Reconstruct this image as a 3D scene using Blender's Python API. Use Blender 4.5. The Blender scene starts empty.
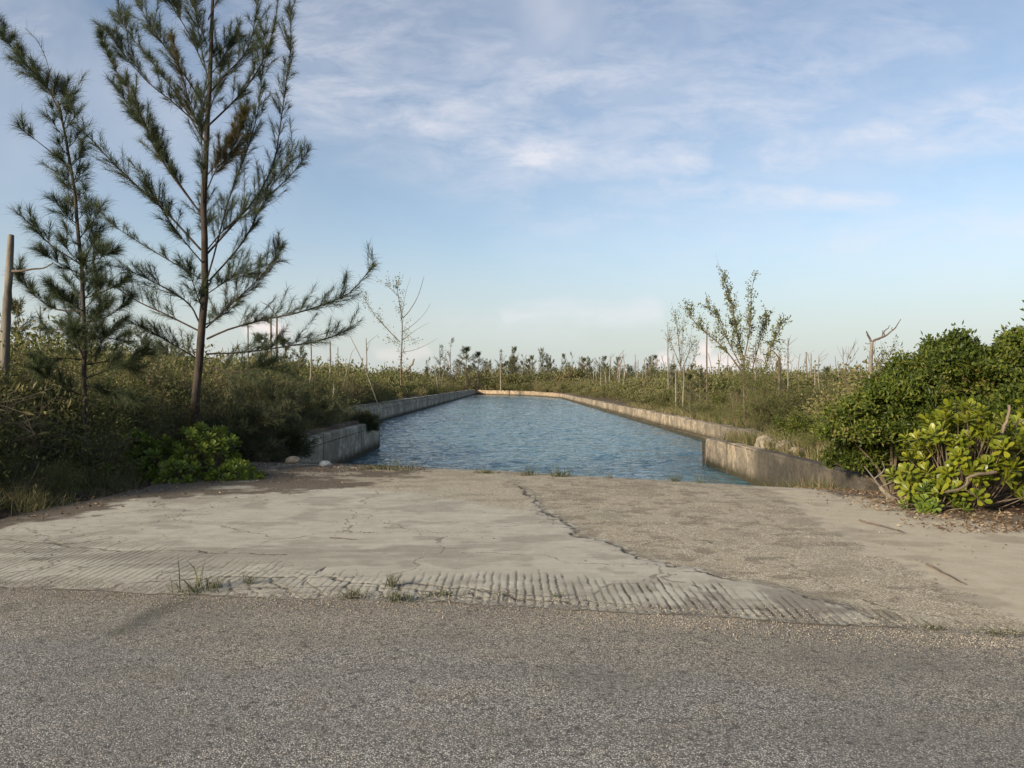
import bpy, math, random
import numpy as np
from math import radians, sin, cos, pi

rs = np.random.RandomState(7)
C = bpy.context.scene.collection
F, CX, CY, CAMZ = 770.0, 512.0, 384.0, 1.6
WATER_Z = -1.2

# ------------------------------------------------------------------ helpers
def unit(v):
    v = np.asarray(v, float)
    return v / (np.linalg.norm(v, axis=-1, keepdims=True) + 1e-9)

def pt(px, py, d):
    return np.array([(px - CX) / F * d, d, CAMZ + (CY - py) / F * d])

def gp(px, py, z=0.0):
    d = (CAMZ - z) * F / (py - CY)
    return np.array([(px - CX) / F * d, d, z])

def sstep(a, b, x):
    t = np.clip((np.asarray(x, float) - a) / (b - a), 0, 1)
    return t * t * (3 - 2 * t)

_T = np.random.RandomState(3).rand(256, 256)
def vnoise(x, y):
    x = np.asarray(x, float); y = np.asarray(y, float)
    xi = np.floor(x).astype(int); yi = np.floor(y).astype(int)
    fx = x - xi; fy = y - yi
    fx = fx * fx * (3 - 2 * fx); fy = fy * fy * (3 - 2 * fy)
    a = _T[xi & 255, yi & 255]; b = _T[(xi + 1) & 255, yi & 255]
    c = _T[xi & 255, (yi + 1) & 255]; d = _T[(xi + 1) & 255, (yi + 1) & 255]
    return (a * (1 - fx) + b * fx) * (1 - fy) + (c * (1 - fx) + d * fx) * fy
def fbm(x, y, o=4):
    s = 0; a = .5
    for i in range(o):
        s = s + a * vnoise(x * 2**i + 17.3 * i, y * 2**i + 9.1 * i); a *= .5
    return s / (1 - .5**o)

def segdist(X, Y, poly):
    D = np.full(np.shape(X), 1e9)
    for (a, b) in zip(poly[:-1], poly[1:]):
        ax, ay = a[0], a[1]; bx, by = b[0], b[1]
        dx, dy = bx - ax, by - ay
        t = np.clip(((X - ax) * dx + (Y - ay) * dy) / (dx * dx + dy * dy + 1e-9), 0, 1)
        D = np.minimum(D, np.hypot(X - ax - t * dx, Y - ay - t * dy))
    return D

class G:
    """collects triangles with a per-vertex random value and a per-plant tone"""
    def __init__(s): s.v = []; s.t = []; s.r = []; s.o = []; s.m = []; s.n = 0
    def add(s, v, t, r=0.5, tone=0.5, mi=0):
        v = np.asarray(v, np.float32).reshape(-1, 3); t = np.asarray(t, np.int64).reshape(-1, 3)
        s.v.append(v); s.t.append(t + s.n)
        s.r.append(np.broadcast_to(np.asarray(r, np.float32), (len(v),)).copy())
        s.o.append(np.broadcast_to(np.asarray(tone, np.float32), (len(v),)).copy())
        s.m.append(np.full(len(t), mi, np.int32)); s.n += len(v)
    def cat(s):
        if len(s.v) != 1:
            s.v = [np.concatenate(s.v)]; s.t = [np.concatenate(s.t)]; s.r = [np.concatenate(s.r)]
            s.o = [np.concatenate(s.o)]; s.m = [np.concatenate(s.m)]
        return s
    def put(s, g, loc, rz=0, sc=1, tone=None, mi=None):
        g.cat(); c, q = cos(rz), sin(rz); sc = np.broadcast_to(np.asarray(sc, float), (3,))
        v = g.v[0] * sc; v = np.stack([v[:, 0] * c - v[:, 1] * q, v[:, 0] * q + v[:, 1] * c, v[:, 2]], 1) + np.asarray(loc)
        s.v.append(v.astype(np.float32)); s.t.append(g.t[0] + s.n); s.r.append(g.r[0])
        s.o.append(g.o[0] if tone is None else np.full(len(v), tone, np.float32))
        s.m.append(g.m[0] if mi is None else np.full(len(g.t[0]), mi, np.int32)); s.n += len(v)
    def mesh(s, name, mats, smooth=False):
        s.cat(); me = bpy.data.meshes.new(name)
        v, t = s.v[0], s.t[0]
        me.vertices.add(len(v)); me.vertices.foreach_set('co', v.ravel())
        me.loops.add(len(t) * 3); me.loops.foreach_set('vertex_index', t.astype(np.int32).ravel())
        me.polygons.add(len(t)); me.polygons.foreach_set('loop_start', np.arange(0, len(t) * 3, 3, dtype=np.int32))
        me.polygons.foreach_set('material_index', s.m[0])
        me.polygons.foreach_set('use_smooth', np.full(len(t), smooth))
        a = me.attributes.new('rnd', 'FLOAT', 'POINT'); a.data.foreach_set('value', s.r[0])
        a = me.attributes.new('tone', 'FLOAT', 'POINT'); a.data.foreach_set('value', s.o[0])
        for m in (mats if isinstance(mats, (list, tuple)) else [mats]): me.materials.append(m)
        me.update(calc_edges=True); me.validate()
        return me
    def build(s, name, mats, parent=None, smooth=False):
        return link(name, s.mesh(name, mats, smooth), parent)

def link(name, me, parent=None, loc=None, rz=0, sc=None):
    o = bpy.data.objects.new(name, me); C.objects.link(o)
    if parent: o.parent = parent
    if loc is not None: o.location = loc
    o.rotation_euler.z = rz
    if sc is not None: o.scale = (sc, sc, sc) if np.isscalar(sc) else sc
    return o
def tag(o, label, cat, group=None, kind=None):
    if label: o['label'] = label
    if cat: o['category'] = cat
    if group: o['group'] = group
    if kind: o['kind'] = kind
    return o
def thing(name, label, cat, loc=(0, 0, 0), rz=0, group=None, sc=None):
    return tag(link(name, None, None, loc, rz, sc), label, cat, group)
def struct(o, label=None):
    o['kind'] = 'structure'
    if label: o['label'] = label
    return o

def grid_mesh(name, X, Y, Z, mats, keep=None, attrs=None, smooth=True):
    n, m = X.shape
    idx = np.arange(n * m).reshape(n, m)
    q = np.stack([idx[:-1, :-1], idx[:-1, 1:], idx[1:, 1:], idx[1:, :-1]], -1).reshape(-1, 4)
    if keep is not None: q = q[keep.reshape(-1)]
    used = np.zeros(n * m, bool); used[q.ravel()] = True
    remap = np.cumsum(used) - 1; q = remap[q]
    v = np.stack([X, Y, Z], -1).reshape(-1, 3)[used].astype(np.float32)
    me = bpy.data.meshes.new(name)
    me.vertices.add(len(v)); me.vertices.foreach_set('co', v.ravel())
    me.loops.add(len(q) * 4); me.loops.foreach_set('vertex_index', q.astype(np.int32).ravel())
    me.polygons.add(len(q)); me.polygons.foreach_set('loop_start', np.arange(0, len(q) * 4, 4, dtype=np.int32))
    me.polygons.foreach_set('use_smooth', np.full(len(q), smooth))
    for k, a in (attrs or {}).items():
        at = me.attributes.new(k, 'FLOAT', 'POINT'); at.data.foreach_set('value', a.reshape(-1)[used].astype(np.float32))
    for mm in (mats if isinstance(mats, (list, tuple)) else [mats]): me.materials.append(mm)
    me.update(calc_edges=True); me.validate()
    return me

def tube(g, P, R, n=6, r=.5, tone=.5, mi=0, cap=True):
    P = np.asarray(P, float); k = len(P); R = np.broadcast_to(np.asarray(R, float), (k,))
    T = unit(np.gradient(P, axis=0)) if k > 1 else P
    ref = np.array([0, 0, 1.]) if abs(T[0][2]) < .8 else np.array([1., 0, 0])
    A = unit(np.cross(T, ref)); B = np.cross(T, A)
    th = np.arange(n) * 2 * pi / n
    V = P[:, None] + R[:, None, None] * (A[:, None] * np.cos(th)[None, :, None] + B[:, None] * np.sin(th)[None, :, None])
    i = np.arange(k - 1)[:, None] * n; j = np.arange(n)[None]; j2 = (j + 1) % n
    a, b, c, d = i + j, i + j2, i + n + j2, i + n + j
    t = np.concatenate([np.stack([a, c, b], -1).reshape(-1, 3), np.stack([a, d, c], -1).reshape(-1, 3)])
    V = V.reshape(-1, 3)
    if cap:
        V = np.concatenate([V, P[-1:] + T[-1:] * R[-1] * .3]); e = (k - 1) * n
        t = np.concatenate([t, np.stack([e + np.arange(n), np.full(n, len(V) - 1), e + (np.arange(n) + 1) % n], -1)])
    g.add(V, t, r, tone, mi)

def resample(P, n):
    P = np.asarray(P, float)
    # Catmull-Rom smoothing of a polyline
    Q = np.concatenate([[2 * P[0] - P[1]], P, [2 * P[-1] - P[-2]]])
    out = []
    S = len(P) - 1
    for u in np.linspace(0, S - 1e-6, n):
        i = int(u); t = u - i; p0, p1, p2, p3 = Q[i], Q[i + 1], Q[i + 2], Q[i + 3]
        out.append(.5 * ((2 * p1) + (-p0 + p2) * t + (2 * p0 - 5 * p1 + 4 * p2 - p3) * t * t + (-p0 + 3 * p1 - 3 * p2 + p3) * t**3))
    return np.array(out)

def needles(g, P, D, L, W, bend, r, tone=.5, mi=0):
    """slim bent blades: P base, D direction, bend = vector added at the tip"""
    n = len(P); D = unit(D); S = unit(np.cross(D, rs.randn(n, 3)))
    L = np.broadcast_to(L, (n,))[:, None]; W = np.broadcast_to(W, (n,))[:, None]
    m = P + D * L * .55 + bend * .25; e = P + D * L + bend
    V = np.stack([P - S * W * .5, P + S * W * .5, m - S * W * .4, m + S * W * .4, e], 1).reshape(-1, 3)
    b = (np.arange(n) * 5)[:, None]
    t = np.concatenate([b + [0, 1, 3], b + [0, 3, 2], b + [2, 3, 4]])
    if not np.isscalar(tone): tone = np.repeat(tone, 5)
    g.add(V, t, np.repeat(np.broadcast_to(r, (n,)), 5), tone, mi)

def leaves(g, P, D, L, W, r, tone=.5, mi=0, fold=.15):
    n = len(P); D = unit(D); S = unit(np.cross(D, rs.randn(n, 3))); N = np.cross(S, D)
    L = np.broadcast_to(L, (n,))[:, None]; W = np.broadcast_to(W, (n,))[:, None]
    V = np.stack([P, P + D * L * .5 + S * W * .5 + N * W * fold, P + D * L - N * L * .08, P + D * L * .5 - S * W * .5 + N * W * fold], 1).reshape(-1, 3)
    b = (np.arange(n) * 4)[:, None]
    t = np.concatenate([b + [0, 1, 2], b + [0, 2, 3]])
    g.add(V, t, np.repeat(np.broadcast_to(r, (n,)), 4), tone, mi)

# ------------------------------------------------------------------ materials
class N:
    def __init__(s, tree): s.t = tree; s.n = tree.nodes; s.l = tree.links
    def __call__(s, typ, ins=None, **kw):
        nd = s.n.new(typ)
        for k, v in kw.items(): setattr(nd, k, v)
        for k, v in (ins or {}).items():
            if isinstance(v, bpy.types.NodeSocket): s.l.new(v, nd.inputs[k])
            else: nd.inputs[k].default_value = v
        return nd
    def math(s, op, a, b=0.0, c=0.0, clamp=False):
        nd = s('ShaderNodeMath', operation=op, use_clamp=clamp)
        for i, v in enumerate((a, b, c)):
            if isinstance(v, bpy.types.NodeSocket): s.l.new(v, nd.inputs[i])
            else: nd.inputs[i].default_value = v
        return nd.outputs[0]
    def mix(s, f, a, b, typ='MIX'):
        nd = s('ShaderNodeMixRGB', blend_type=typ)
        for i, v in enumerate((f, a, b)):
            if isinstance(v, bpy.types.NodeSocket): s.l.new(v, nd.inputs[i])
            elif i == 0: nd.inputs[0].default_value = v
            else: nd.inputs[i].default_value = (*v, 1) if len(v) == 3 else v
        return nd.outputs[0]
    def ramp(s, f, stops, interp='LINEAR'):
        nd = s('ShaderNodeValToRGB', {'Fac': f}); cr = nd.color_ramp; cr.interpolation = interp
        while len(cr.elements) < len(stops): cr.elements.new(.5)
        for e, (p, c) in zip(cr.elements, stops):
            e.position = p; e.color = (*c, 1) if not np.isscalar(c) else (c, c, c, 1)
        return nd.outputs[0]
    def noise(s, vec, scale, detail=3, rough=.55, dist=0):
        return s('ShaderNodeTexNoise', {'Vector': vec, 'Scale': scale, 'Detail': detail, 'Roughness': rough, 'Distortion': dist}).outputs[0]
    def map(s, lo, hi, v, a=0.0, b=1.0):
        return s('ShaderNodeMapRange', {'Value': v, 'From Min': lo, 'From Max': hi, 'To Min': a, 'To Max': b}).outputs[0]
    def attr(s, nm): return s('ShaderNodeAttribute', attribute_name=nm).outputs['Fac']

def newmat(name):
    m = bpy.data.materials.new(name); m.use_nodes = True; m.node_tree.nodes.clear()
    n = N(m.node_tree); out = n('ShaderNodeOutputMaterial')
    return m, n, out
def pos(n): return n('ShaderNodeNewGeometry').outputs['Position']
def finish(n, out, col, rough=.8, spec=.3, bump=None, bs=.5, bd=.01):
    p = n('ShaderNodeBsdfPrincipled', {'Base Color': col, 'Roughness': rough, 'Specular IOR Level': spec})
    if bump is not None:
        b = n('ShaderNodeBump', {'Height': bump, 'Strength': bs, 'Distance': bd}); n.l.new(b.outputs[0], p.inputs['Normal'])
    n.l.new(p.outputs[0], out.inputs[0]); return p

def foliage(name, stops, dry=(.16, .12, .06), drymin=.93, trans=.25, rough=.55, tonecol=None, spec=.25):
    m, n, out = newmat(name)
    r, t = n.attr('rnd'), n.attr('tone')
    k = len(stops)
    col = n.ramp(r, [(i / max(1, k - 1) * drymin, c) for i, c in enumerate(stops)] + [(min(1, drymin + .03), dry)])
    if tonecol is not None:
        col = n.mix(n.map(.5, 1.0, t, 0, .85), col, tonecol)
    hs = n('ShaderNodeHueSaturation', {'Color': col, 'Value': n.map(0, 1, t, .75, 1.3), 'Saturation': 1.0})
    p = n('ShaderNodeBsdfPrincipled', {'Base Color': hs.outputs[0], 'Roughness': rough, 'Specular IOR Level': spec})
    tr = n('ShaderNodeBsdfTranslucent', {'Color': hs.outputs[0]})
    mx = n('ShaderNodeMixShader', {0: trans, 1: p.outputs[0], 2: tr.outputs[0]})
    n.l.new(mx.outputs[0], out.inputs[0])
    return m

M = {}
M['needle'] = foliage('casuarina_needles', [(.028, .044, .020), (.050, .070, .030), (.085, .10, .04)], dry=(.10, .065, .03), drymin=.9, trans=.2)
M['needle_far'] = foliage('distant_casuarina_needles', [(.04, .055, .025), (.065, .08, .034), (.10, .105, .045)], dry=(.14, .11, .06), drymin=.85, trans=.25)
M['needle_dry'] = foliage('dry_needles', [(.05, .055, .018), (.085, .075, .026), (.11, .075, .03)], trans=.25)
M['scaevola'] = foliage('sea_lettuce_leaves', [(.065, .095, .010), (.135, .165, .013), (.235, .235, .022)], dry=(.30, .25, .045), drymin=.93, trans=.3, rough=.38, spec=.4)
M['scaevola_dark'] = foliage('sea_lettuce_dark_leaves', [(.06, .095, .016), (.105, .15, .02), (.17, .205, .03)], dry=(.16, .16, .05), drymin=.95, trans=.25, rough=.4)
M['broad'] = foliage('broadleaf_bush_leaves', [(.026, .045, .008), (.066, .092, .012), (.14, .155, .024)], dry=(.17, .14, .05), drymin=.95, trans=.3, rough=.5)
M['scrub'] = foliage('scrub_leaves', [(.068, .09, .024), (.12, .14, .035), (.18, .185, .055)], dry=(.24, .19, .095), drymin=.86, trans=.3, tonecol=(.16, .135, .06))
M['farleaf'] = foliage('far_scrub_leaves', [(.07, .088, .028), (.12, .132, .04), (.175, .175, .06)], dry=(.24, .18, .10), drymin=.86, trans=.3, tonecol=(.16, .135, .06))
M['grass'] = foliage('grass_blades', [(.055, .07, .022), (.10, .11, .035), (.20, .17, .075)], dry=(.26, .2, .11), drymin=.75, trans=.25)
M['deadleaf'] = foliage('fallen_leaves', [(.05, .032, .02), (.11, .07, .04), (.17, .12, .07)], dry=(.28, .22, .14), drymin=.85, trans=.05)
M['weed'] = foliage('weed_blades', [(.04, .055, .022), (.07, .085, .035), (.12, .12, .06)], dry=(.13, .1, .06), drymin=.8, trans=.2)

def barkmat(name, a, b, sc=14):
    m, n, out = newmat(name)
    tc = n('ShaderNodeTexCoord').outputs['Object']
    mp = n('ShaderNodeMapping', {'Vector': tc, 'Scale': (1, 1, .25)}).outputs[0]
    nz = n.noise(mp, sc, 6, .7); n2 = n.noise(tc, 2.5, 2)
    col = n.mix(n.map(.3, .7, nz), a, b)
    col = n.mix(n.map(.4, .75, n2, 0, .5), col, tuple(min(1, x * 1.5 + .03) for x in b))
    finish(n, out, col, .9, .2, nz, .8, .02); return m
M['bark'] = barkmat('casuarina_bark', (.022, .017, .013), (.062, .048, .037))
M['twig'] = barkmat('twig_bark', (.05, .038, .025), (.15, .115, .075))
M['dry_twig'] = barkmat('dry_stem_bark', (.06, .048, .032), (.17, .135, .09))
M['pale_twig'] = barkmat('pale_branch_bark', (.06, .046, .032), (.16, .125, .085))
M['dead'] = barkmat('weathered_dead_wood', (.08, .07, .058), (.22, .195, .16), 9)
M['dead_dark'] = barkmat('dark_dead_wood', (.045, .036, .029), (.13, .10, .078), 9)

def m_ground():
    m, n, out = newmat('sandy_ground'); p = pos(n)
    a = n.noise(p, .35, 4); b = n.noise(p, 6, 6, .7); c = n.noise(p, 60, 3, .7)
    col = n.ramp(b, [(.3, (.045, .032, .022)), (.5, (.10, .075, .05)), (.68, (.20, .16, .11))])
    col = n.mix(n.map(.45, .65, a), col, n.ramp(c, [(.3, (.10, .085, .04)), (.7, (.22, .18, .10))]))
    finish(n, out, col, .95, .15, n.math('ADD', b, n.math('MULTIPLY', c, .4)), .9, .05); return m
M['ground'] = m_ground()

def m_litter():
    m, n, out = newmat('leaf_litter'); p = pos(n)
    b = n.noise(p, 9, 6, .75); c = n('ShaderNodeTexVoronoi', {'Vector': p, 'Scale': 45.0})
    col = n.ramp(b, [(.3, (.03, .02, .014)), (.5, (.07, .045, .03)), (.7, (.15, .105, .07))])
    col = n.mix(n.map(.0, 1.0, c.outputs['Distance'], .3, 0), col, (.12, .07, .045))
    finish(n, out, col, .95, .15, n.math('ADD', b, n.math('MULTIPLY', c.outputs['Distance'], .5)), 1, .03); return m

def m_road():
    m, n, out = newmat('weathered_chipseal_asphalt'); p = pos(n)
    wv = n('ShaderNodeVectorMath', {0: p, 1: n('ShaderNodeTexNoise', {'Vector': p, 'Scale': 60.0}).outputs['Color']}, operation='MULTIPLY_ADD')
    wv.inputs[1].default_value = (1, 1, 1)
    n.l.new(p, wv.inputs[0]); wv.inputs[1].default_value = (1, 1, 1)
    v1 = n('ShaderNodeTexVoronoi', {'Vector': p, 'Scale': 118.0, 'Randomness': 1.0})
    v2 = n('ShaderNodeTexVoronoi', {'Vector': p, 'Scale': 48.0, 'Randomness': 1.0})
    v3 = n('ShaderNodeTexVoronoi', {'Vector': p, 'Scale': 190.0, 'Randomness': 1.0})
    big = n.noise(p, .7, 4, .6); mid = n.noise(p, 3.5, 4, .65); fine = n.noise(p, 22, 4, .7)
    edge = n.attr('edge')        # 1 at the gravelly margin
    sep = n('ShaderNodeSeparateColor', {'Color': v1.outputs['Color']}); sep2 = n('ShaderNodeSeparateColor', {'Color': v2.outputs['Color']})
    grey = n.ramp(sep.outputs[0], [(0, (.14, .138, .125)), (.35, (.37, .36, .325)), (.7, (.52, .505, .455)), (1, (.78, .755, .68))])
    tan = n.ramp(sep.outputs[0], [(0, (.17, .14, .10)), (.4, (.48, .43, .33)), (.75, (.62, .56, .44)), (1, (.8, .73, .6))])
    stone = n.mix(n.math('ADD', n.math('MULTIPLY', edge, .95), n.map(.5, .65, mid, 0, .45), clamp=True), grey, tan)
    # sparse large pale stones
    big_s = n.math('GREATER_THAN', sep2.outputs[1], .86)
    bigm = n.math('MULTIPLY', big_s, n.map(.45, .35, v2.outputs['Distance']))
    stone = n.mix(n.math('MULTIPLY', bigm, .8), stone, (.42, .385, .32))
    tar = n.map(.32, .52, v1.outputs['Distance'])
    col = n.mix(n.math('MULTIPLY', tar, .75), stone, (.05, .046, .042))
    col = n.mix(n.map(.5, .62, big, 0, .4), col, (.15, .145, .13))
    band = n.noise(n('ShaderNodeMapping', {'Vector': p, 'Scale': (.12, 1.4, 1)}).outputs[0], 1.6, 4, .6)
    col = n.mix(n.map(.46, .6, band, 0, .25), col, (.14, .135, .12))
    pits = n.noise(p, 26, 5, .85); col = n.mix(n.map(.585, .64, pits, 0, .85), col, (.05, .047, .042))
    col = n.mix(n.map(.56, .64, fine, 0, .7), col, (.05, .046, .042))
    col = n.mix(n.math('MULTIPLY', n.attr('patch'), .5), col, (.055, .058, .045))
    h = n.math('SUBTRACT', n.math('MULTIPLY', n.map(.5, .05, v1.outputs['Distance']), 1.0), 0)
    h = n.math('ADD', h, n.math('MULTIPLY', bigm, 1.2))
    h = n.math('ADD', h, n.math('MULTIPLY', n.map(.5, 0., v3.outputs['Distance']), .4))
    h = n.math('ADD', h, n.math('MULTIPLY', fine, 1.2))
    finish(n, out, col, .85, .25, h, .9, .006); return m

def m_apron():
    m, n, out = newmat('old_concrete_slab'); p = pos(n)
    agg, sand, crack, dirt = n.attr('agg'), n.attr('sand'), n.attr('crack'), n.attr('dirt')
    a = n.noise(p, .6, 5, .6); b = n.noise(p, 4, 6, .65); c = n.noise(p, 38, 5, .7)
    st = n('ShaderNodeMapping', {'Vector': p, 'Scale': (1.0, 5.0, 1.0), 'Rotation': (0, 0, -.12)}).outputs[0]
    streak = n.noise(st, 1.6, 6, .7)
    v = n('ShaderNodeTexVoronoi', {'Vector': p, 'Scale': 70.0}); sp = n('ShaderNodeSeparateColor', {'Color': v.outputs['Color']})
    conc = n.ramp(b, [(.25, (.34, .32, .26)), (.5, (.42, .40, .325)), (.75, (.48, .455, .375))])
    conc = n.mix(n.map(.46, .66, streak, 0, .45), conc, (.28, .26, .215))
    conc = n.mix(n.map(.52, .70, a, 0, .6), conc, (.27, .245, .20))
    spk = n.math('GREATER_THAN', c, .68)
    conc = n.mix(n.math('MULTIPLY', spk, .45), conc, (.10, .09, .07))
    fl = n.noise(p, 150, 3, .8); med = n.noise(p, 12, 6, .75)
    conc = n.mix(n.map(.35, .75, fl, 0, .35), conc, (.24, .22, .175))
    conc = n.mix(n.map(.56, .68, med, 0, .45), conc, (.22, .20, .16))
    vor = n('ShaderNodeTexVoronoi', {'Vector': n('ShaderNodeVectorMath', {0: p, 1: n('ShaderNodeVectorMath', {0: n('ShaderNodeTexNoise', {'Vector': p, 'Scale': 2.5, 'Detail': 5.0}).outputs['Color'], 1: (.5, .5, .5)}, operation='MULTIPLY').outputs[0]}, operation='ADD').outputs[0], 'Scale': .55}, feature='DISTANCE_TO_EDGE').outputs['Distance']
    hair = n.math('MULTIPLY', n.math('LESS_THAN', vor, .006), n.math('GREATER_THAN', b, .47))
    conc = n.mix(n.math('MULTIPLY', hair, .6), conc, (.09, .078, .06))
    ag = n.ramp(sp.outputs[0], [(0, (.26, .23, .16)), (.4, (.46, .41, .295)), (.75, (.56, .50, .37)), (1, (.72, .66, .52))])
    ag = n.mix(n.map(.50, .66, med, 0, .6), ag, (.22, .17, .11)); ag = n.mix(n.map(.46, .36, med, 0, .45), ag, (.50, .44, .33))
    ag = n.mix(n.math('MULTIPLY', n.math('GREATER_THAN', sp.outputs[1], .93), .8), ag, (.62, .57, .47))
    ag = n.mix(n.map(.38, .6, v.outputs['Distance'], 0, .7), ag, (.15, .125, .09))
    ag = n.mix(n.map(.45, .62, b, 0, .5), ag, (.29, .25, .175))
    ag = n.mix(n.map(.5, .7, a, 0, .5), ag, (.34, .31, .24))
    sn = n.ramp(b, [(.3, (.36, .315, .23)), (.6, (.43, .38, .285)), (.8, (.48, .43, .33))])
    sn = n.mix(n.math('MULTIPLY', n.math('GREATER_THAN', c, .66), .35), sn, (.14, .11, .08))
    col = n.mix(agg, conc, ag); col = n.mix(sand, col, sn)
    col = n.mix(n.math('MULTIPLY', dirt, .9), col, n.mix(n.map(.4, .6, c), (.045, .033, .022), (.13, .10, .068)))
    wet = n.map(-.95, -1.2, n('ShaderNodeSeparateXYZ', {0: p}).outputs[2])
    col = n.mix(wet, col, (.05, .04, .022))
    col = n.mix(n.math('MULTIPLY', crack, .9), col, (.028, .022, .016))
    h = n.math('ADD', n.math('MULTIPLY', c, .5), n.math('MULTIPLY', b, .5))
    h = n.math('ADD', h, n.math('MULTIPLY', fl, .35))
    h = n.math('ADD', h, n.math('MULTIPLY', n.math('MULTIPLY', n.map(.5, 0, v.outputs['Distance']), agg), .8))
    finish(n, out, col, .9, .2, h, .6, .008); return m

def m_wall(name, base, stain, top=.2):
    m, n, out = newmat(name); p = pos(n)
    z = n('ShaderNodeSeparateXYZ', {0: p}).outputs[2]
    st = n('ShaderNodeMapping', {'Vector': p, 'Scale': (1, 1, .45)}).outputs[0]
    drip = n.noise(st, 2.6, 7, .75); b = n.noise(p, 3, 6, .7); c = n.noise(p, 30, 4, .7); a = n.noise(p, .22, 3)
    col = n.mix(n.map(.3, .7, b), base, tuple(x * .72 for x in base))
    col = n.mix(n.map(.5, .66, drip, 0, .6), col, stain)
    col = n.mix(n.map(.52, .6, a, 0, .6), col, stain)
    blot = n.noise(p, 1.4, 7, .75); pit = n.noise(p, 9, 5, .8)
    col = n.mix(n.map(.47, .56, blot, 0, .75), col, stain)
    col = n.mix(n.map(.52, .62, pit, 0, .75), col, tuple(x * .5 for x in stain))
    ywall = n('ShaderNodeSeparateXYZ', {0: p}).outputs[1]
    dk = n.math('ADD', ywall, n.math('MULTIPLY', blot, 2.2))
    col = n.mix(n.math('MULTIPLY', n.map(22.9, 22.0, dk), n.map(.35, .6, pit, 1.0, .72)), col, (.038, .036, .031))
    bigb = n.noise(p, .55, 5, .7)
    col = n.mix(n.map(.5, .56, bigb, 0, .55), col, stain)
    tide = n.math('SUBTRACT', z, n.math('MULTIPLY', b, .35))
    col = n.mix(n.map(-.98, -1.25, tide), col, (.05, .045, .025))
    # cast joints every 6 m
    yy = n('ShaderNodeSeparateXYZ', {0: p}).outputs[1]
    fr = n.math('PINGPONG', yy, 3.0)
    col = n.mix(n.math('LESS_THAN', fr, .05), col, (.09, .08, .06))
    hz = n.math('ABSOLUTE', n.math('SUBTRACT', z, top - .45))
    col = n.mix(n.math('MULTIPLY', n.math('LESS_THAN', hz, .015), n.math('GREATER_THAN', drip, .45)), col, (.08, .07, .05))
    h = n.math('ADD', b, n.math('MULTIPLY', c, .5))
    finish(n, out, col, .92, .2, h, .9, .05); return m
M['road'] = m_road(); M['apron'] = m_apron(); M['litter'] = m_litter()
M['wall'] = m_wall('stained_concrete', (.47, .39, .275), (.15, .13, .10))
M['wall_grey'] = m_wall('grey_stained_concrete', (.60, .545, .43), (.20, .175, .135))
M['wall_far'] = m_wall('pale_concrete', (.50, .385, .25), (.22, .17, .12))

def m_rock():
    m, n, out = newmat('limestone'); p = pos(n); b = n.noise(p, 7, 6, .7)
    finish(n, out, n.ramp(b, [(.3, (.10, .085, .065)), (.5, (.22, .19, .145)), (.75, (.36, .32, .25))]), .9, .2, b, 1, .03); return m
M['rock'] = m_rock()
def m_white():
    m, n, out = newmat('bleached_stone'); p = pos(n); b = n.noise(p, 18, 5, .7)
    finish(n, out, n.ramp(b, [(.3, (.4, .38, .33)), (.6, (.66, .62, .55))]), .85, .2, b, .7, .01); return m
M['white'] = m_white()
def m_gravel():
    m, n, out = newmat('loose_gravel'); t = n.attr('tone')
    finish(n, out, n.ramp(t, [(0, (.10, .085, .065)), (.4, (.22, .19, .145)), (.85, (.34, .30, .235)), (1, (.45, .40, .33))]), .9, .2); return m
M['gravel'] = m_gravel()
def m_water():
    m, n, out = newmat('rippled_canal_water'); p = pos(n)
    mp = n('ShaderNodeMapping', {'Vector': p, 'Scale': (1.0, 1.25, 1), 'Rotation': (0, 0, .2)}).outputs[0]
    a = n.noise(mp, 1.3, 2, .5, .8); b = n.noise(mp, 3.6, 3, .6, .8); c = n.noise(mp, .35, 2)
    h = n.math('ADD', n.math('MULTIPLY', a, 1.0), n.math('MULTIPLY', b, .42))
    h = n.math('MULTIPLY', h, n.map(.3, .7, c, .75, 1.15))
    bp = n('ShaderNodeBump', {'Height': h, 'Strength': 1.0, 'Distance': .22})
    pr = n('ShaderNodeBsdfPrincipled', {'Base Color': (.05, .115, .14, 1), 'Roughness': .08, 'IOR': 1.33, 'Specular IOR Level': .5, 'Normal': bp.outputs[0]})
    n.l.new(pr.outputs[0], out.inputs[0]); return m
M['water'] = m_water()

# ------------------------------------------------------------------ terrain
XL0, XR0 = -5.87, 6.7          # wing walls (ramp sides)
YL0, YR0 = 34.2, 26.6          # where the wing walls end and the canal widens
W = 9.75
LTOP, RTOP = .2, -.36
def road_edge(x):
    x = np.asarray(x, float)
    pts = [gp(-200, 583), gp(0, 589), gp(150, 596), gp(300, 601), gp(450, 604), gp(560, 611), gp(640, 616), gp(760, 623), gp(880, 630), gp(1024, 641), gp(1300, 655)]
    xs = [q[0] for q in pts]; ys = [q[1] for q in pts]
    return np.interp(x, xs, ys) + .06 * (fbm(x * 1.3, x * 0 + 3.3, 3) - .5)
def crest(x): return 14.2 - np.where(x > 0, .5, .3) * np.clip(x, -6.2, 7)
def zramp(x, y):
    yc = crest(x); s = 1.62 / yc + .004
    t = y - yc + .5
    d = np.where(t < 0, 0, np.where(t < 1, t * t / 2, t - .5))
    return -.012 - .02 * sstep(6, 12, y) - s * d
def xr_far(y):  # right side of the channel, closing across the far end
    return np.interp(y, [150, 168, 185, 196, 203, 206], [W, 6.6, 2.5, -2.5, -7, -W])
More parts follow.
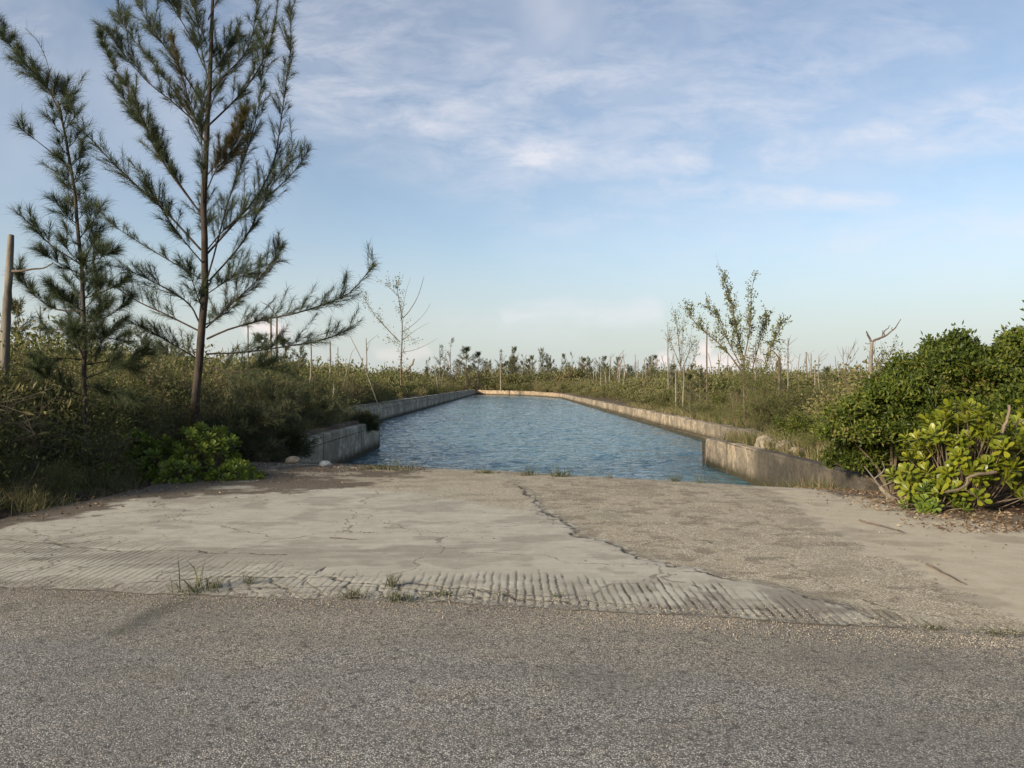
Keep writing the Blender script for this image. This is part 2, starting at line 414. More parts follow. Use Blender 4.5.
def zland(x, y):
    r = zramp(x, y)
    left = .16 * sstep(15, 26, y) + .05 * (fbm(x * .2, y * .2) - .5)
    right = -.22 * sstep(10, 15, y) - .14 * sstep(20, 32, y) + .05 * (fbm(x * .2, y * .2) - .5)
    wl = np.where(y < 19, 1.6, .3)
    wr = np.where(y < 15.6, 1.4, .3)
    kl = sstep(0, 1, (XL0 + .02 - x) / wl); kr = sstep(0, 1, (x - XR0 - .02) / wr)
    z = r * (1 - kl) + left * kl
    z = z * (1 - kr) + right * kr
    z = np.where(y < 10, 0, z)
    return z - .03
# ground sheet
gx = np.unique(np.round(np.concatenate([np.linspace(-900, -60, 22), np.linspace(-60, -12, 60), np.linspace(-12, 12, 121),
     [-10.3, -10.0, -9.7, -9.6, 9.65, 9.75, 9.95, 10.2, XL0 - .3, XL0 - .1, XL0, XR0, XR0 + .1, XR0 + .3], np.linspace(12, 60, 60), np.linspace(60, 900, 22)]), 3))
gy = np.unique(np.round(np.concatenate([np.linspace(-300, -12, 20), np.linspace(-12, 40, 209), [YL0, YL0 + .3, YR0, YR0 + .3], np.linspace(40, 210, 341), np.linspace(210, 1400, 50)]), 3))
X, Y = np.meshgrid(gx, gy)
Z = zland(X, Y)
far = (Y > 35) | ((Y > YR0) & (X > 0))
Z = np.where(far, np.where(X < -W + .01, .15, -.40) * sstep(34, 35, Y) + np.where(Y < 35, -.40, 0) * (1 - sstep(34, 35, Y)) , Z)
Z = np.where(Y > 150, -.05 - .2 * (X > 0) * (Y < 200), Z) + .12 * (fbm(X * .07, Y * .07) - .5) * ((np.abs(X) > 11) | (Y > 215))
# channel cells are cut away
xc = (X[:-1, :-1] + X[1:, 1:]) / 2; yc = (Y[:-1, :-1] + Y[1:, 1:]) / 2
chan = (yc > YL0) & (yc < 206) & (xc > -W - .15) & (xc < xr_far(yc) + .15)
chan |= (yc > YR0) & (yc <= YL0) & (xc > XR0 - .05) & (xc < W + .15)
ramp_in = (yc > 15.7) & (yc < 40) & (xc > XL0) & (xc < XR0)
chan |= (yc > 12) & (yc < 36) & (xc > XL0 + .05) & (xc < XR0 - .05) & (yc > 19)
struct(link('ground', grid_mesh('ground', X, Y, Z, M['ground'], ~chan)), 'sandy brown scrubland ground around the canal')

# leaf litter / dirt beside the slab
def strip(name, x0, x1, y0, y1, st, dz, mat, keepf):
    X, Y = np.meshgrid(np.arange(x0, x1, st), np.arange(y0, y1, st)); Z = zland(X, Y) + dz + .03 * (fbm(X * 2.5, Y * 2.5) - .3)
    xc = X[:-1, :-1]; yc = Y[:-1, :-1]
    return link(name, grid_mesh(name, X, Y, Z, mat, keepf(xc, yc)))
struct(strip('leaf_litter_ground', -12, -4.6, 8.2, 19, .09, .012, M['litter'], lambda x, y: x < np.interp(y, [8, 12, 15, 19], [-5.2, -5.0, -4.3, -5.4]) + .5 * (fbm(x * 1.2, y * 1.2) - .5)), 'dark leaf litter under the left bushes')
struct(strip('leaf_litter_ground', 4.9, 11, 7, 15.6, .09, .012, M['litter'], lambda x, y: x > np.interp(y, [7, 9, 12, 15.6], [5.7, 5.45, 5.0, 5.6]) + .4 * (fbm(x * 1.2, y * 1.2) - .5)), 'brown leaf litter under the right bushes')

# road
rx = np.concatenate([np.linspace(-120, -9, 30)[:-1], np.arange(-9, 9, .05), np.linspace(9, 120, 30)])
tt = np.linspace(0, 1, 150)
X = np.broadcast_to(rx, (150, len(rx))); E = road_edge(rx)
Y = E[None] + .12 - (E[None] + 2.2) * tt[:, None]**1.2
Z = .004 * (fbm(X * 1.1, Y * 1.1) - .5) * 2 + .012 + .025 * sstep(0, 2.5, E[None] - Y)
edge = np.clip(1.35 - (E[None] - Y) / (.55 + 1.5 * fbm(X * 1.1, Y * 1.1 + 5)), 0, 1)
patch_d = segdist(X, Y, [gp(185, 601), gp(160, 612), gp(118, 636)])
patch = sstep(.13, .03, patch_d + .09 * (fbm(X * 9, Y * 9) - .5))
patch_d2 = segdist(X, Y, [gp(14, 608), gp(-20, 622)])
patch = np.maximum(patch, sstep(.1, .03, patch_d2 + .09 * (fbm(X * 9, Y * 9) - .5)) * .7)
struct(link('road', grid_mesh('road', X, Y, Z, M['road'], None, {'edge': edge, 'patch': patch})), 'worn grey chip seal road crossing the foreground')

# concrete apron and ramp: one fine sheet with grooves and cracks
ax_ = np.concatenate([np.arange(-9.5, -6.4, .06), np.concatenate([np.arange(-6.4, -5, .0175), np.arange(-5, 3.6, .0095), np.arange(3.6, 6.4, .0175)]), np.arange(6.4, 6.68, .05), [XR0 - .004]])
dy = np.concatenate([np.full(95, .0175), np.linspace(.02, .09, 90), np.linspace(.09, .5, 60)])
tr = np.concatenate([[0, 0], np.cumsum(dy)])
X = np.broadcast_to(ax_, (len(tr), len(ax_))).copy()
E = road_edge(ax_) + .10 * (fbm(ax_ * 3.5, ax_ * 0 + 1.7, 4) - .5) + .05 * (fbm(ax_ * 17, ax_ * 0 + 6.2, 3) - .5)
Y = E[None] + tr[:, None]
Z = zramp(X, Y) + .028
rng = np.random.RandomState(5)
jit = lambda pl, s=.05: pl
crackA = [gp(*q) for q in [(505, 476), (522, 488), (532, 501), (551, 517), (575, 533), (612, 542), (642, 560), (690, 572), (722, 580), (792, 593), (850, 610), (905, 628)]]
crackB = [gp(*q) for q in [(780, 496), (832, 530), (892, 566), (940, 590), (985, 606)]]
capline = [gp(*q) for q in [(150, 486), (250, 483), (330, 486), (400, 492), (470, 503), (545, 516)]]
def below(poly, X, Y):   # nearer to the camera than the polyline
    xs = [q[0] for q in poly]; ys = [q[1] for q in poly]; o = np.argsort(xs)
    return np.interp(X, np.array(xs)[o], np.array(ys)[o]) - Y
n1 = fbm(X * 1.5, Y * 1.5); n2 = fbm(X * 6 + 3, Y * 6); n3 = fbm(X * 18, Y * 18 + 7)
wx = X + .16 * (n2 - .5) + .35 * (n1 - .5); wy = Y + .16 * (fbm(X * 6 + 40, Y * 6) - .5) + .3 * (fbm(X * 1.5 + 20, Y * 1.5) - .5)
# which side of crack A (a curve running from the crest down to the road, to the right)
ys_ = np.array([q[1] for q in crackA])[::-1]; xs_ = np.array([q[0] for q in crackA])[::-1]
sideA = wx - np.interp(wy, ys_, xs_)
ysb = np.array([q[1] for q in crackB])[::-1]; xsb = np.array([q[0] for q in crackB])[::-1]
sideB = wx - np.interp(wy, ysb, xsb)
agg = sstep(-.03, .16, sideA + .3 * (n3 - .5))
cap = below(capline, wx, wy)
cap = np.where(Y > 13, -1, cap)
agg = np.maximum(agg, sstep(.10, -.2, cap + .6 * (n2 - .5) + .4 * (n3 - .5)) * sstep(.3, .0, wx - .1) * .9)
sand = sstep(-.05, .15, sideB + .25 * (n2 - .5)) * sstep(16, 12, Y)
agg = agg * (1 - sand)
kB = sstep(-.05, .05, sideA)
cr = np.zeros_like(X)
def crack(poly, w, depth=1.0, warp=1.0):
    global cr
    qx = X + warp * (.16 * (n2 - .5) + .05 * (n3 - .5)); qy = Y + warp * (.16 * (fbm(X * 6 + 40, Y * 6) - .5) + .06 * (fbm(X * 18 + 9, Y * 18) - .5))
    d = segdist(qx, qy, poly)
    ww = w * (.35 + 1.3 * fbm(X * 3 + 60, Y * 3))
    cr = np.maximum(cr, depth * sstep(ww, ww * .35, d))
def warpback(poly): return [(q[0] + 0, q[1]) for q in poly]
# main slab joint follows the zone border
dA = np.abs(sideA) * .75
cr = np.maximum(cr, sstep(.010 + .045 * np.clip(n3 * 2.2 - .75, 0, 1), .002, dA) * sstep(13.0, 11.2, Y) * (.2 + .65 * sstep(.42, .5, n2)) * sstep(4.6, 3.2, X))
for pl, w, d in [
    ([(0, 540), (50, 544), (60, 546), (120, 552), (200, 553), (290, 556)], .02, .6),
    ([(60, 546), (105, 540)], .014, .5), ([(58, 545), (30, 528)], .012, .4),
    ([(150, 583), (200, 579), (260, 578), (325, 579), (345, 584), (420, 586), (470, 590), (520, 600), (575, 606)], .02, .9),
    ([(215, 594), (240, 588), (300, 590), (360, 588), (430, 592), (480, 600)], .016, .8),
    ([(270, 578), (285, 590), (292, 600)], .014, .8), ([(345, 584), (352, 600)], .016, .8), ([(395, 585), (400, 603)], .016, .8),
    ([(375, 586), (382, 602)], .014, .8), ([(300, 580), (318, 592), (322, 600)], .014, .7), ([(322, 567), (300, 588)], .013, .8),
    ([(440, 589), (452, 604)], .014, .7), ([(470, 590), (485, 606)], .014, .7), ([(500, 596), (512, 607)], .012, .7), ([(415, 590), (424, 603)], .012, .7),
    ([(230, 582), (236, 597)], .012, .7), ([(250, 580), (258, 598)], .012, .7),
    ([(470, 590), (560, 600), (680, 612), (800, 622)], .010, .5),
    ([(780, 560), (810, 575), (830, 590)], .008, .35), ([(640, 545), (665, 541), (700, 540), (722, 545)], .012, .4),
    ([(545, 516), (600, 508)], .012, .35), ([(860, 600), (900, 612), (960, 622)], .012, .5)]:
    crack([gp(*q) for q in pl], w, d)
# broken edge: little plates near the road
edged = Y - E[None]
vx, vy = X / .12 + .9 * (n2 - .5) + .5 * (n3 - .5), edged / .06 + .9 * (n3 - .5)
ci, cj = np.floor(vx), np.floor(vy)
best = np.full(X.shape, 9.); sec = np.full(X.shape, 9.)
for a in (-1, 0, 1):
    for b in (-1, 0, 1):
        ii, jj = (ci + a).astype(int), (cj + b).astype(int)
        px_ = ii + _T[ii & 255, jj & 255]; py_ = jj + _T[(ii + 91) & 255, (jj + 37) & 255]
        d = np.hypot(vx - px_, vy - py_); sec = np.where(d < best, best, np.minimum(sec, d)); best = np.minimum(best, d)
plate = sstep(.16, .03, sec - best) * sstep(.36, .5, fbm(X * 3.1 + 8, Y * 5))
xl_, xr_ = gp(235, 596)[0], gp(520, 604)[0]
zone_pl = sstep(xl_ - .3, xl_ + .3, X) * sstep(xr_ + .3, xr_ - .3, X) * sstep(.26, .12, edged + .15 * (n2 - .5))
cr = np.maximum(cr, plate * zone_pl * .8)
# rake grooves running towards the canal
gx_ = X + .045 * (fbm(X * .8, Y * 1.5 + 30) - .5) + .02 * (n2 - .5) + .016 * (n3 - .5)
fan = np.interp(X, [-6, -2, 1, 3.2], [.0, .02, .0, .10])
ph = (gx_ - fan * (Y - 6)) / .064
wob = vnoise(np.floor(ph), np.zeros_like(ph) + .5); wob2 = vnoise(np.floor(ph) + 77, Y * 1.2)
fr = np.abs(ph - np.floor(ph) - .5)
glen = np.interp(X, [-9, -4.5, -3, -1.2, 0, 1.6, 2.6, 3.4], [2.3, 2.1, 1.5, .75, 1.05, .95, .55, .2]) * (.7 + .6 * wob)
groove = sstep(.25 - .10 * wob, .05, fr) * sstep(glen, glen * .8, edged) * sstep(.0, .05, edged) * (1 - sand)
groove *= (.35 + .65 * sstep(.30, .46, fbm(X * 9 + 3, Y * 5 + 8, 4))) * np.where(wob2 > .3, 1, .6) * sstep(.25, .6, fbm(X * .7 + 9, Y * .7) + .1)
gcol = groove * np.interp(X, [-6, -1.5, 0, .6, 3], [.6, .5, .85, 1.1, 1.1]) * (.7 + .9 * np.clip(fbm(X * 2.2 + 5, Y * 2.2) - .2, 0, 1))
Z = Z - .0045 * groove * np.interp(X, [-3, -1.5, 0], [.45, .45, 1]) - .010 * cr + .008 * (n1 - .5) + .002 * (n2 - .5) - .004 * agg * n3 - .006 * kB
Z = Z + np.where(X > 2.6, -.012 * sstep(2.4, 4.4, X) * sstep(1.0, 0, edged), 0)
crk = np.clip(np.maximum(np.sqrt(cr), gcol), 0, 1); crk[:2] = 1; crk[2] = np.maximum(crk[2], .5)
dirt = sstep(.12, -.25, X - np.interp(Y, [6, 8.9, 10.7, 11.2, 11.8, 13.0, 15, 18, 24], [-6.4, -5.6, -5.0, -3.8, -2.6, -1.7, -1.4, -2.2, -3.2]) + 1.4 * (n1 - .5) + 1.1 * (n2 - .5))
dirt = dirt * np.maximum(sstep(-4.2, -4.9, X), np.clip(sstep(.40, .52, fbm(X * 1.3 + 11, Y * 2.6)) + .25, 0, 1))
dirt = np.maximum(dirt, sstep(.25, -.15, np.interp(Y, [7, 8.7, 10, 11.7, 13], [6.0, 5.45, 5.05, 4.85, 5.6]) - X + 1.1 * (n1 - .5) + .7 * (n2 - .5)) * .9)
dirt = np.maximum(dirt, .8 * sstep(.62, .75, n1) * (Y > 12.4) * (X < -1))
dirt = np.maximum(dirt, .6 * sstep(.05, .0, edged))
smudge = (.45 + .55 * sstep(.7, 1.2, X)) * sstep(-.2, .5, X) * sstep(2.9, 2.3, X) * sstep(1.15, .7, edged) * sstep(.40, .58, fbm(X * 6 + 5, Y * 5, 5))
dirt = np.maximum(dirt, .55 * smudge)
dirt = np.maximum(dirt, .42 * sstep(6.7, 7.1, wy) * sstep(8.1, 7.5, wy) * sstep(.5, -.6, X) * sstep(.36, .55, fbm(X * 1.1 + 3, Y * 4.5, 5)))
dirt = np.maximum(dirt, .30 * sstep(.54, .66, fbm(X * 2.4 + 70, Y * 3.4, 6)))
dirt = np.maximum(dirt, .65 * sstep(.16, .0, np.abs(sideA - .04)) * sstep(.42, .58, n3) * sstep(13.5, 12, Y) * sstep(4.2, 3, X))
dirt = np.maximum(dirt, .5 * kB * (1 - sand) * sstep(.57, .66, fbm(X * 5 + 30, Y * 6, 5)))
dirt = np.maximum(dirt, .45 * sstep(.0, .22, edged) * sstep(.5, .2, edged) * sstep(.5, .7, n2))
Z[0] -= .07     # front lip of the slab
Z[2:14] -= .012 * sstep(.2, .0, edged[2:14]) * sstep(.45, .7, fbm(X[2:14] * 6, Y[2:14] * 6 + 3))
leftb = np.interp(yy_ := (Y[:-1, :-1]), [5, 8.9, 11.5, 13.7, 15.5, 20], [-7.2, -6.1, -5.75, -5.7, -5.86, -5.86])
keep = X[:-1, :-1] > leftb + .25 * (n2[:-1, :-1] - .5) * (yy_ < 15)
keep &= ~((Y[:-1, :-1] < 11.4) & (X[:-1, :-1] > np.interp(Y[:-1, :-1], [4, 8.6, 11.4], [9, 6.3, 5.9]) + .2 * (n2[:-1, :-1] - .5)))
Z = np.where(Y > 16, np.maximum(Z, -2.6), Z)
struct(link('concrete_apron', grid_mesh('concrete_apron', X, Y, Z, M['apron'], keep, {'agg': agg, 'sand': sand, 'crack': crk, 'dirt': dirt})), 'cracked pale concrete apron sloping down to the canal')

# water
wx_ = [-W - .1, W + .1]
g = G()
ys = np.array([12.5, 24, YR0, YL0 + .1, 80, 150, 168, 185, 196, 203, 206.2])
L_ = [XL0 - .05 if y < YL0 + .1 else -W - .1 for y in ys]; R_ = [XR0 + .05 if y < YR0 else min(W + .1, float(xr_far(y)) + .1) for y in ys]
ys2, L2, R2 = [], [], []
for y, l, r in zip(ys, L_, R_):
    if abs(y - YR0) < 1e-6: ys2 += [y, y]; L2 += [l, l]; R2 += [XR0 + .05, W + .1]; continue
    if abs(y - YL0 - .1) < 1e-6: ys2 += [y, y]; L2 += [XL0 - .05, -W - .1]; R2 += [r, r]; continue
    ys2.append(y); L2.append(l); R2.append(r)
V = [];
for y, l, r in zip(ys2, L2, R2): V += [(l, y, WATER_Z), (r, y, WATER_Z)]
T = []
for i in range(len(ys2) - 1): T += [(2 * i, 2 * i + 1, 2 * i + 3), (2 * i, 2 * i + 3, 2 * i + 2)]
g.add(V, T); wy_ = [12.5]
while wy_[-1] < 206.1: wy_.append(wy_[-1] + max(.11, .11 + (wy_[-1] - 24) * .0032))
wy_ = np.array(wy_)
X, Y = np.meshgrid(np.arange(-W - .15, W + .2, .1), wy_)
kx = (X[:-1, :-1] + X[1:, 1:]) / 2; ky = (Y[:-1, :-1] + Y[1:, 1:]) / 2
wkeep = (kx > np.where(ky < YL0 - .1, XL0 - .15, -W - .3)) & (kx < np.where(ky < YR0 - .1, XR0 + .15, np.minimum(W + .3, xr_far(ky) + .25)))
def ridge(x, y): return 1 - np.abs(2 * vnoise(x, y) - 1)
ax0, ay0 = X * .84 + Y * .54, -X * .54 + Y * .84
qx = X + .9 * (fbm(ax0 * .8, ay0 * .8 + 11, 2) - .5); qy = Y + .9 * (fbm(ax0 * .8 + 31, ay0 * .8, 2) - .5)
rot = lambda a, k, o: (k * (qx * cos(a) + qy * sin(a)) + o, k * (-qx * sin(a) + qy * cos(a)) + o * 1.7)
wz = .034 * ridge(*rot(.45, .9, 0)) + .034 * ridge(*rot(-.5, 1.25, 7)) + .026 * ridge(*rot(.2, 2.3, 3)) + .016 * ridge(*rot(-.8, 3.6, 5)) + .010 * vnoise(*rot(.6, 6.0, 2))
wz = 1.15 * (wz - .06) * (.75 + .5 * vnoise(X * .13, Y * .09))
struct(link('water', grid_mesh('water', X, Y, WATER_Z + wz, M['water'], wkeep)), 'rippled blue canal water')

# ------------------------------------------------------------------ retaining walls
def wall_run(pts, th, zt, zb, step=.5, seed=1, side=1, rough=.03, chip=.05):
    """weathered wall following pts (the water-side face), thickness on the 'side' side"""
    P = []
    for a, b in zip(pts[:-1], pts[1:]):
        a = np.array(a, float); b = np.array(b, float); n = max(1, int(np.hypot(*(b - a)[:2]) / step))
        for i in range(n): P.append(a + (b - a) * i / n)
    P.append(np.array(pts[-1], float)); P = np.array(P)
    T = unit(np.gradient(P[:, :2], axis=0)); Nn = np.stack([T[:, 1], -T[:, 0]], 1) * side
    s = np.concatenate([[0], np.cumsum(np.hypot(*np.diff(P[:, :2], axis=0).T))])
    zt = np.interp(s / s[-1], np.linspace(0, 1, len(zt)), zt) if not np.isscalar(zt) else np.full(len(s), zt)
    top = zt + chip * (fbm(s * .9 + seed, s * 0 + seed, 4) - .5) * 1.2
    prof = [(0, 'b'), (0, 'm'), (0, 't-'), (.03, 't'), (th - .03, 't'), (th, 't-'), (th, 'b')]
    rows = []
    for off, k in prof:
        z = {'b': np.full(len(s), zb), 'm': (zb * .5 + top * .5), 't-': top - .035, 't': top}[k]
        o = off + rough * (fbm(s * 1.7 + seed * 3, z * 2 + off * 9, 3) - .5)
        rows.append(np.stack([P[:, 0] + Nn[:, 0] * o, P[:, 1] + Nn[:, 1] * o, z], 1))
    R = np.array(rows); g = G(); k, n = R.shape[:2]
    idx = np.arange(k * n).reshape(k, n); a, b, c, d = idx[:-1, :-1], idx[:-1, 1:], idx[1:, 1:], idx[1:, :-1]
    t = np.concatenate([np.stack([a, b, c], -1).reshape(-1, 3), np.stack([a, c, d], -1).reshape(-1, 3)])
    if side > 0: pass
    ends = [[idx[0, e], idx[i, e], idx[i + 1, e]] for e in (0, n - 1) for i in range(1, k - 1)]
    g.add(R.reshape(-1, 3), np.concatenate([t, np.array(ends)]))
    return g
t = thing('retaining_wall', 'short stained tan concrete wall on the right beside the ramp, under green bushes', 'wall', (XR0, YR0, 0))
def wallpart(root, nm, g, mat):
    o = g.build(nm, mat, root); o.location = -root.location; return o
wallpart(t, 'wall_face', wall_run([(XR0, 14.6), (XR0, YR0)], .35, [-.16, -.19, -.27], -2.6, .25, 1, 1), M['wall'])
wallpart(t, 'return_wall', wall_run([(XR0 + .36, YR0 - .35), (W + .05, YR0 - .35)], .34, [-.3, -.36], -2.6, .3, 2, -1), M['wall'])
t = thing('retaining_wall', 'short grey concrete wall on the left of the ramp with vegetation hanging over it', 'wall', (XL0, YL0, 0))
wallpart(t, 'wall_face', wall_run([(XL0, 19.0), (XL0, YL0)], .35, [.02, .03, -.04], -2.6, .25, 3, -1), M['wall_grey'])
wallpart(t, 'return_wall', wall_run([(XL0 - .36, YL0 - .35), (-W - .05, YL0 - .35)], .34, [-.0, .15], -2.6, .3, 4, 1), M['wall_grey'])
t = thing('retaining_wall', 'long grey concrete canal wall with a ledge along the left bank', 'wall', (-W, 60, 0))
wallpart(t, 'wall_face', wall_run([(-W, YL0), (-W, 206)], .5, LTOP - .22, -2.6, .8, 5, -1, .06, .12), M['wall_grey'])
wallpart(t, 'coping', wall_run([(-W - .12, YL0), (-W - .12, 206)], .45, LTOP, LTOP - .25, .8, 6, -1, .04, .08), M['wall_grey'])
t = thing('retaining_wall', 'long tan concrete canal wall running along the right bank', 'wall', (W, 60, 0))
wallpart(t, 'wall_face', wall_run([(W, YR0 - .35), (W, 150.2)], .5, RTOP, -2.6, .6, 7, 1, .06, .14), M['wall'])
wallpart(t, 'footing', wall_run([(W - .35, YR0), (W - .35, 150.2)], .34, -1.02, -2.6, .8, 8, 1, .08, .1), M['wall'])
t = thing('retaining_wall', 'pale sunlit concrete wall closing the far end of the canal', 'wall', (0, 195, 0))
wallpart(t, 'wall_face', wall_run([(W, 150.3), (6.6, 168), (2.5, 185), (-2.5, 196), (-7, 203), (-W, 206.1)], .6, [-.3, -.1, .0], -2.6, 1.0, 9, 1, .1, .25), M['wall_far'])

# ------------------------------------------------------------------ casuarinas
def sub_twigs(P, dens, tl, t0=.12, up=.35, ang=(25, 55)):
    """side twigs along a polyline: base, direction, length"""
    seg = np.diff(P, axis=0); ln = np.linalg.norm(seg, axis=1); tot = ln.sum()
    n = max(3, int(tot * (1 - t0) * dens)); u = np.sort(rs.rand(n)) * (1 - t0) + t0
    cs = np.concatenate([[0], np.cumsum(ln)]) / tot
    B = np.stack([np.interp(u, cs, P[:, i]) for i in range(3)], 1)
    T = unit(np.gradient(P, axis=0)); TT = unit(np.stack([np.interp(u, cs, T[:, i]) for i in range(3)], 1))
    Nn = unit(np.cross(TT, rs.randn(n, 3))); a = np.radians(rs.uniform(*ang, n))[:, None]
    D = unit(TT * np.cos(a) + Nn * np.sin(a) + np.array([0, 0, up]))
    L = tl * rs.uniform(.35, 1.15, n) * (1 - .45 * u) * (.55 + .9 * np.sin(pi * np.clip(u, 0, .5)))
    return B, D, L, u

def brush(gt, gn, P, r0, dens=9, tl=.38, nl=.15, nw=.008, npt=44, t0=.15, twr=.004, up=.25, bend=.045, dark=0.0, sub=True, tone=.5):
    """branch with tufts of needles: wood to gt, needles to gn"""
    k = len(P); tube(gt, P, np.linspace(r0 * .75, max(.004, r0 * .2), k), 5)
    B, D, L, u = sub_twigs(P, dens, tl, t0, up)
    NB, ND = [], []
    gap = vnoise(u * 7 + rs.rand() * 50, u * 0 + .5); L = L * np.where(gap < .22, .3, 1) * np.exp(rs.randn(len(L)) * .25)
    for b, d, l in zip(B, D, L):
        q = np.stack([b, b + d * l * .5 + rs.randn(3) * .02, b + unit(d + np.array([0, 0, .25])) * l])
        tube(gt, q, [twr, twr * .8, twr * .5], 3, cap=False)
        n = int(npt * 1.5 * (.4 + l / tl * .6)); s = rs.rand(n, 1)**.7
        NB.append(q[0] * (1 - s) + q[2] * s); ND.append(np.repeat(unit(q[2] - q[0])[None], n, 0))
    NB = np.concatenate(NB); ND = np.concatenate(ND)
    # needles along the leader tip
    tip = P[int(k * .7):]; n = int(npt * 2.0); s = rs.rand(n) * (len(tip) - 1.001); i = s.astype(int); f = (s - i)[:, None]
    NB = np.concatenate([NB, tip[i] * (1 - f) + tip[i + 1] * f]); ND = np.concatenate([ND, unit(tip[i + 1] - tip[i])])
    n = len(NB); D2 = unit(ND + rs.randn(n, 3) * .5 + np.array([0, 0, .12]))
    Ln = nl * rs.uniform(.5, 1.25, n)
    bd = rs.randn(n, 3) * bend * .5 + np.array([0, 0, -bend])
    needles(gn, NB, D2, Ln, nw, bd, np.clip(rs.rand(n) * .9 + dark, 0, 1), tone)

def pix_branch(pts, d, doff, n=14):
    """photo-traced limb as a real 3-D curve: it leaves the trunk at distance d and runs doff metres nearer/farther"""
    k = len(pts); s = np.linspace(0, 1, k)
    return resample(np.array([pt(x, y, d + doff * t) for (x, y), t in zip(pts, s)]), n)

def traced_tree(name, label, d, trunk_px, r0, r1, limbs, extra, nl, nw, tl, dens, npt, group=None, twig=.005):
    base = pt(*trunk_px[0], d); zb = float(zland(np.array(base[0]), np.array(d)))
    root = thing(name, label, 'tree', (base[0], d, zb), 0, group)
    off = -np.array(root.location)
    def part(g, nm, mat, par=None, smooth=False):
        o = g.build(nm, mat, par or root, smooth)
        if par is None: o.location = off
        return o
    P = resample(np.array([[base[0], d, zb - .1]] + [pt(x, y, d) for x, y in trunk_px]), 40)
    P[:, 1] += .12 * (fbm(P[:, 2] * .6, P[:, 2] * 0 + 2) - .5) ; P[:, 0] += .05 * (fbm(P[:, 2] * 1.1, P[:, 2] * 0 + 8) - .5)
    g = G(); tube(g, P, np.linspace(1, 0, 40)**.9 * (r0 - r1) + r1, 12); part(g, 'trunk', M['bark'], smooth=True)
    for (pts, doff, r, kw) in limbs:
        Q = pix_branch(pts, d, doff); kw = dict(kw); mat = kw.pop('mat', 'needle')
        gt, gn = G(), G(); brush(gt, gn, Q, r, **{**dict(dens=dens, tl=tl, nl=nl, nw=nw, npt=npt, twr=twig), **kw})
        b = part(gt, 'branch', M['bark']); gn.build('foliage', M[mat], b)
    for (h, az, el, ln, r, kw) in extra:     # limbs that point towards or away from the viewer
        i = int(np.clip(np.searchsorted(P[:, 2], h), 1, 38)); b0 = P[i]; a = radians(az)
        kw = dict(kw); mat = kw.pop('mat', 'needle')
        dirv = np.array([sin(a), cos(a), 0]); Q = resample(np.array([b0, b0 + dirv * ln * .35 + [0, 0, ln * .35 * math.tan(radians(el))],
             b0 + dirv * ln * .72 + [0, 0, ln * .8 * math.tan(radians(el))], b0 + dirv * ln + [0, 0, ln * 1.25 * math.tan(radians(el))]]), 12)
        gt, gn = G(), G(); brush(gt, gn, Q, r, **{**dict(dens=dens, tl=tl, nl=nl, nw=nw, npt=npt, twr=twig), **kw})
        b = part(gt, 'branch', M['bark']); gn.build('foliage', M[mat], b)
    return root

dn = dict(npt=75, dens=13)
limbs = [
 ([(204,105),(182,71),(161,41),(136,0),(126,-25)], .8, .028, {}),
 ([(205,69),(189,34),(172,6),(158,-22)], -.7, .022, {}),
 ([(203,129),(174,103),(148,82),(122,52),(105,26)], -.9, .026, {}),
 ([(203,140),(180,100),(154,64),(133,39),(116,13)], 1.2, .026, {}),
 ([(201,214),(176,181),(156,151),(146,127),(129,90),(111,62),(99,30)], .5, .032, dict(npt=95, dens=17, tl=.45)),
 ([(201,214),(172,172),(150,132),(128,104),(112,82)], 1.0, .022, dict(npt=80, dens=14)),
 ([(201,250),(165,211),(137,186),(110,160),(90,138),(78,126)], -.6, .034, dict(npt=40)),
 ([(201,279),(165,258),(137,241),(112,224),(98,206)], .9, .022, dict(npt=36, dens=8, tl=.28)),
 ([(199,322),(189,304),(165,288),(137,274),(120,266)], -1.0, .028, dict(npt=60, dens=12)),
 ([(199,331),(165,314),(137,301),(110,283),(92,270)], .4, .03, dict(npt=44)),
 ([(196,358),(176,346),(152,332),(130,322)], -.8, .026, dict(npt=60)),
 ([(196,352),(172,352),(150,352)], 1.2, .02, dict(npt=60)),
 ([(207,97),(223,77),(240,60),(250,43),(256,13),(258,-25)], .7, .028, dict(npt=70, dens=13)),
 ([(207,127),(230,105),(249,84),(266,54),(275,21),(279,-8)], -.9, .03, dict(npt=75, dens=13)),
 ([(206,282),(214,255),(230,195),(247,151),(257,115),(262,75),(264,30)], -.4, .03, dict(npt=55)),
 ([(207,254),(233,225),(258,195),(274,162),(281,120),(287,75),(291,43),(290,4)], .6, .034, dict(npt=60, dens=12)),
 ([(209,281),(228,260),(247,236),(263,203),(285,181),(299,165),(308,150)], 1.1, .03, dict(npt=50)),
 ([(207,190),(216,170),(228,156),(238,136),(246,112)], -.5, .022, dict(npt=120, dens=20, mat='needle_dry')),
 ([(207,250),(226,228),(252,210),(276,180),(296,150)], -1.0, .022, dict(npt=55)),
 ([(206,328),(225,310),(247,290),(263,274),(281,248)], .5, .026, dict(npt=75, dens=14, mat='needle_dry')),
 ([(207,294),(233,277),(252,270),(276,262)], -.9, .02, {}),
 ([(207,339),(230,329),(263,320),(301,312),(345,296),(364,277),(374,263)], -.7, .034, dict(npt=50)),
 ([(206,354),(247,352),(301,344),(329,338),(357,325)], .8, .028, dict(npt=50)),
 ([(205,366),(235,372),(262,368),(290,372)], -.9, .024, dict(npt=60)),
 ([(206,62),(222,50),(236,36)], .5, .018, {}),
 ([(207,45),(196,15),(188,-22)], .3, .02, {}),
 ([(208,20),(219,-5),(226,-35)], -.3, .02, {}),
 ([(208,0),(205,-30),(198,-60)], .4, .016, {}), ([(210,-20),(222,-50),(225,-80)], .4, .016, {}),
]
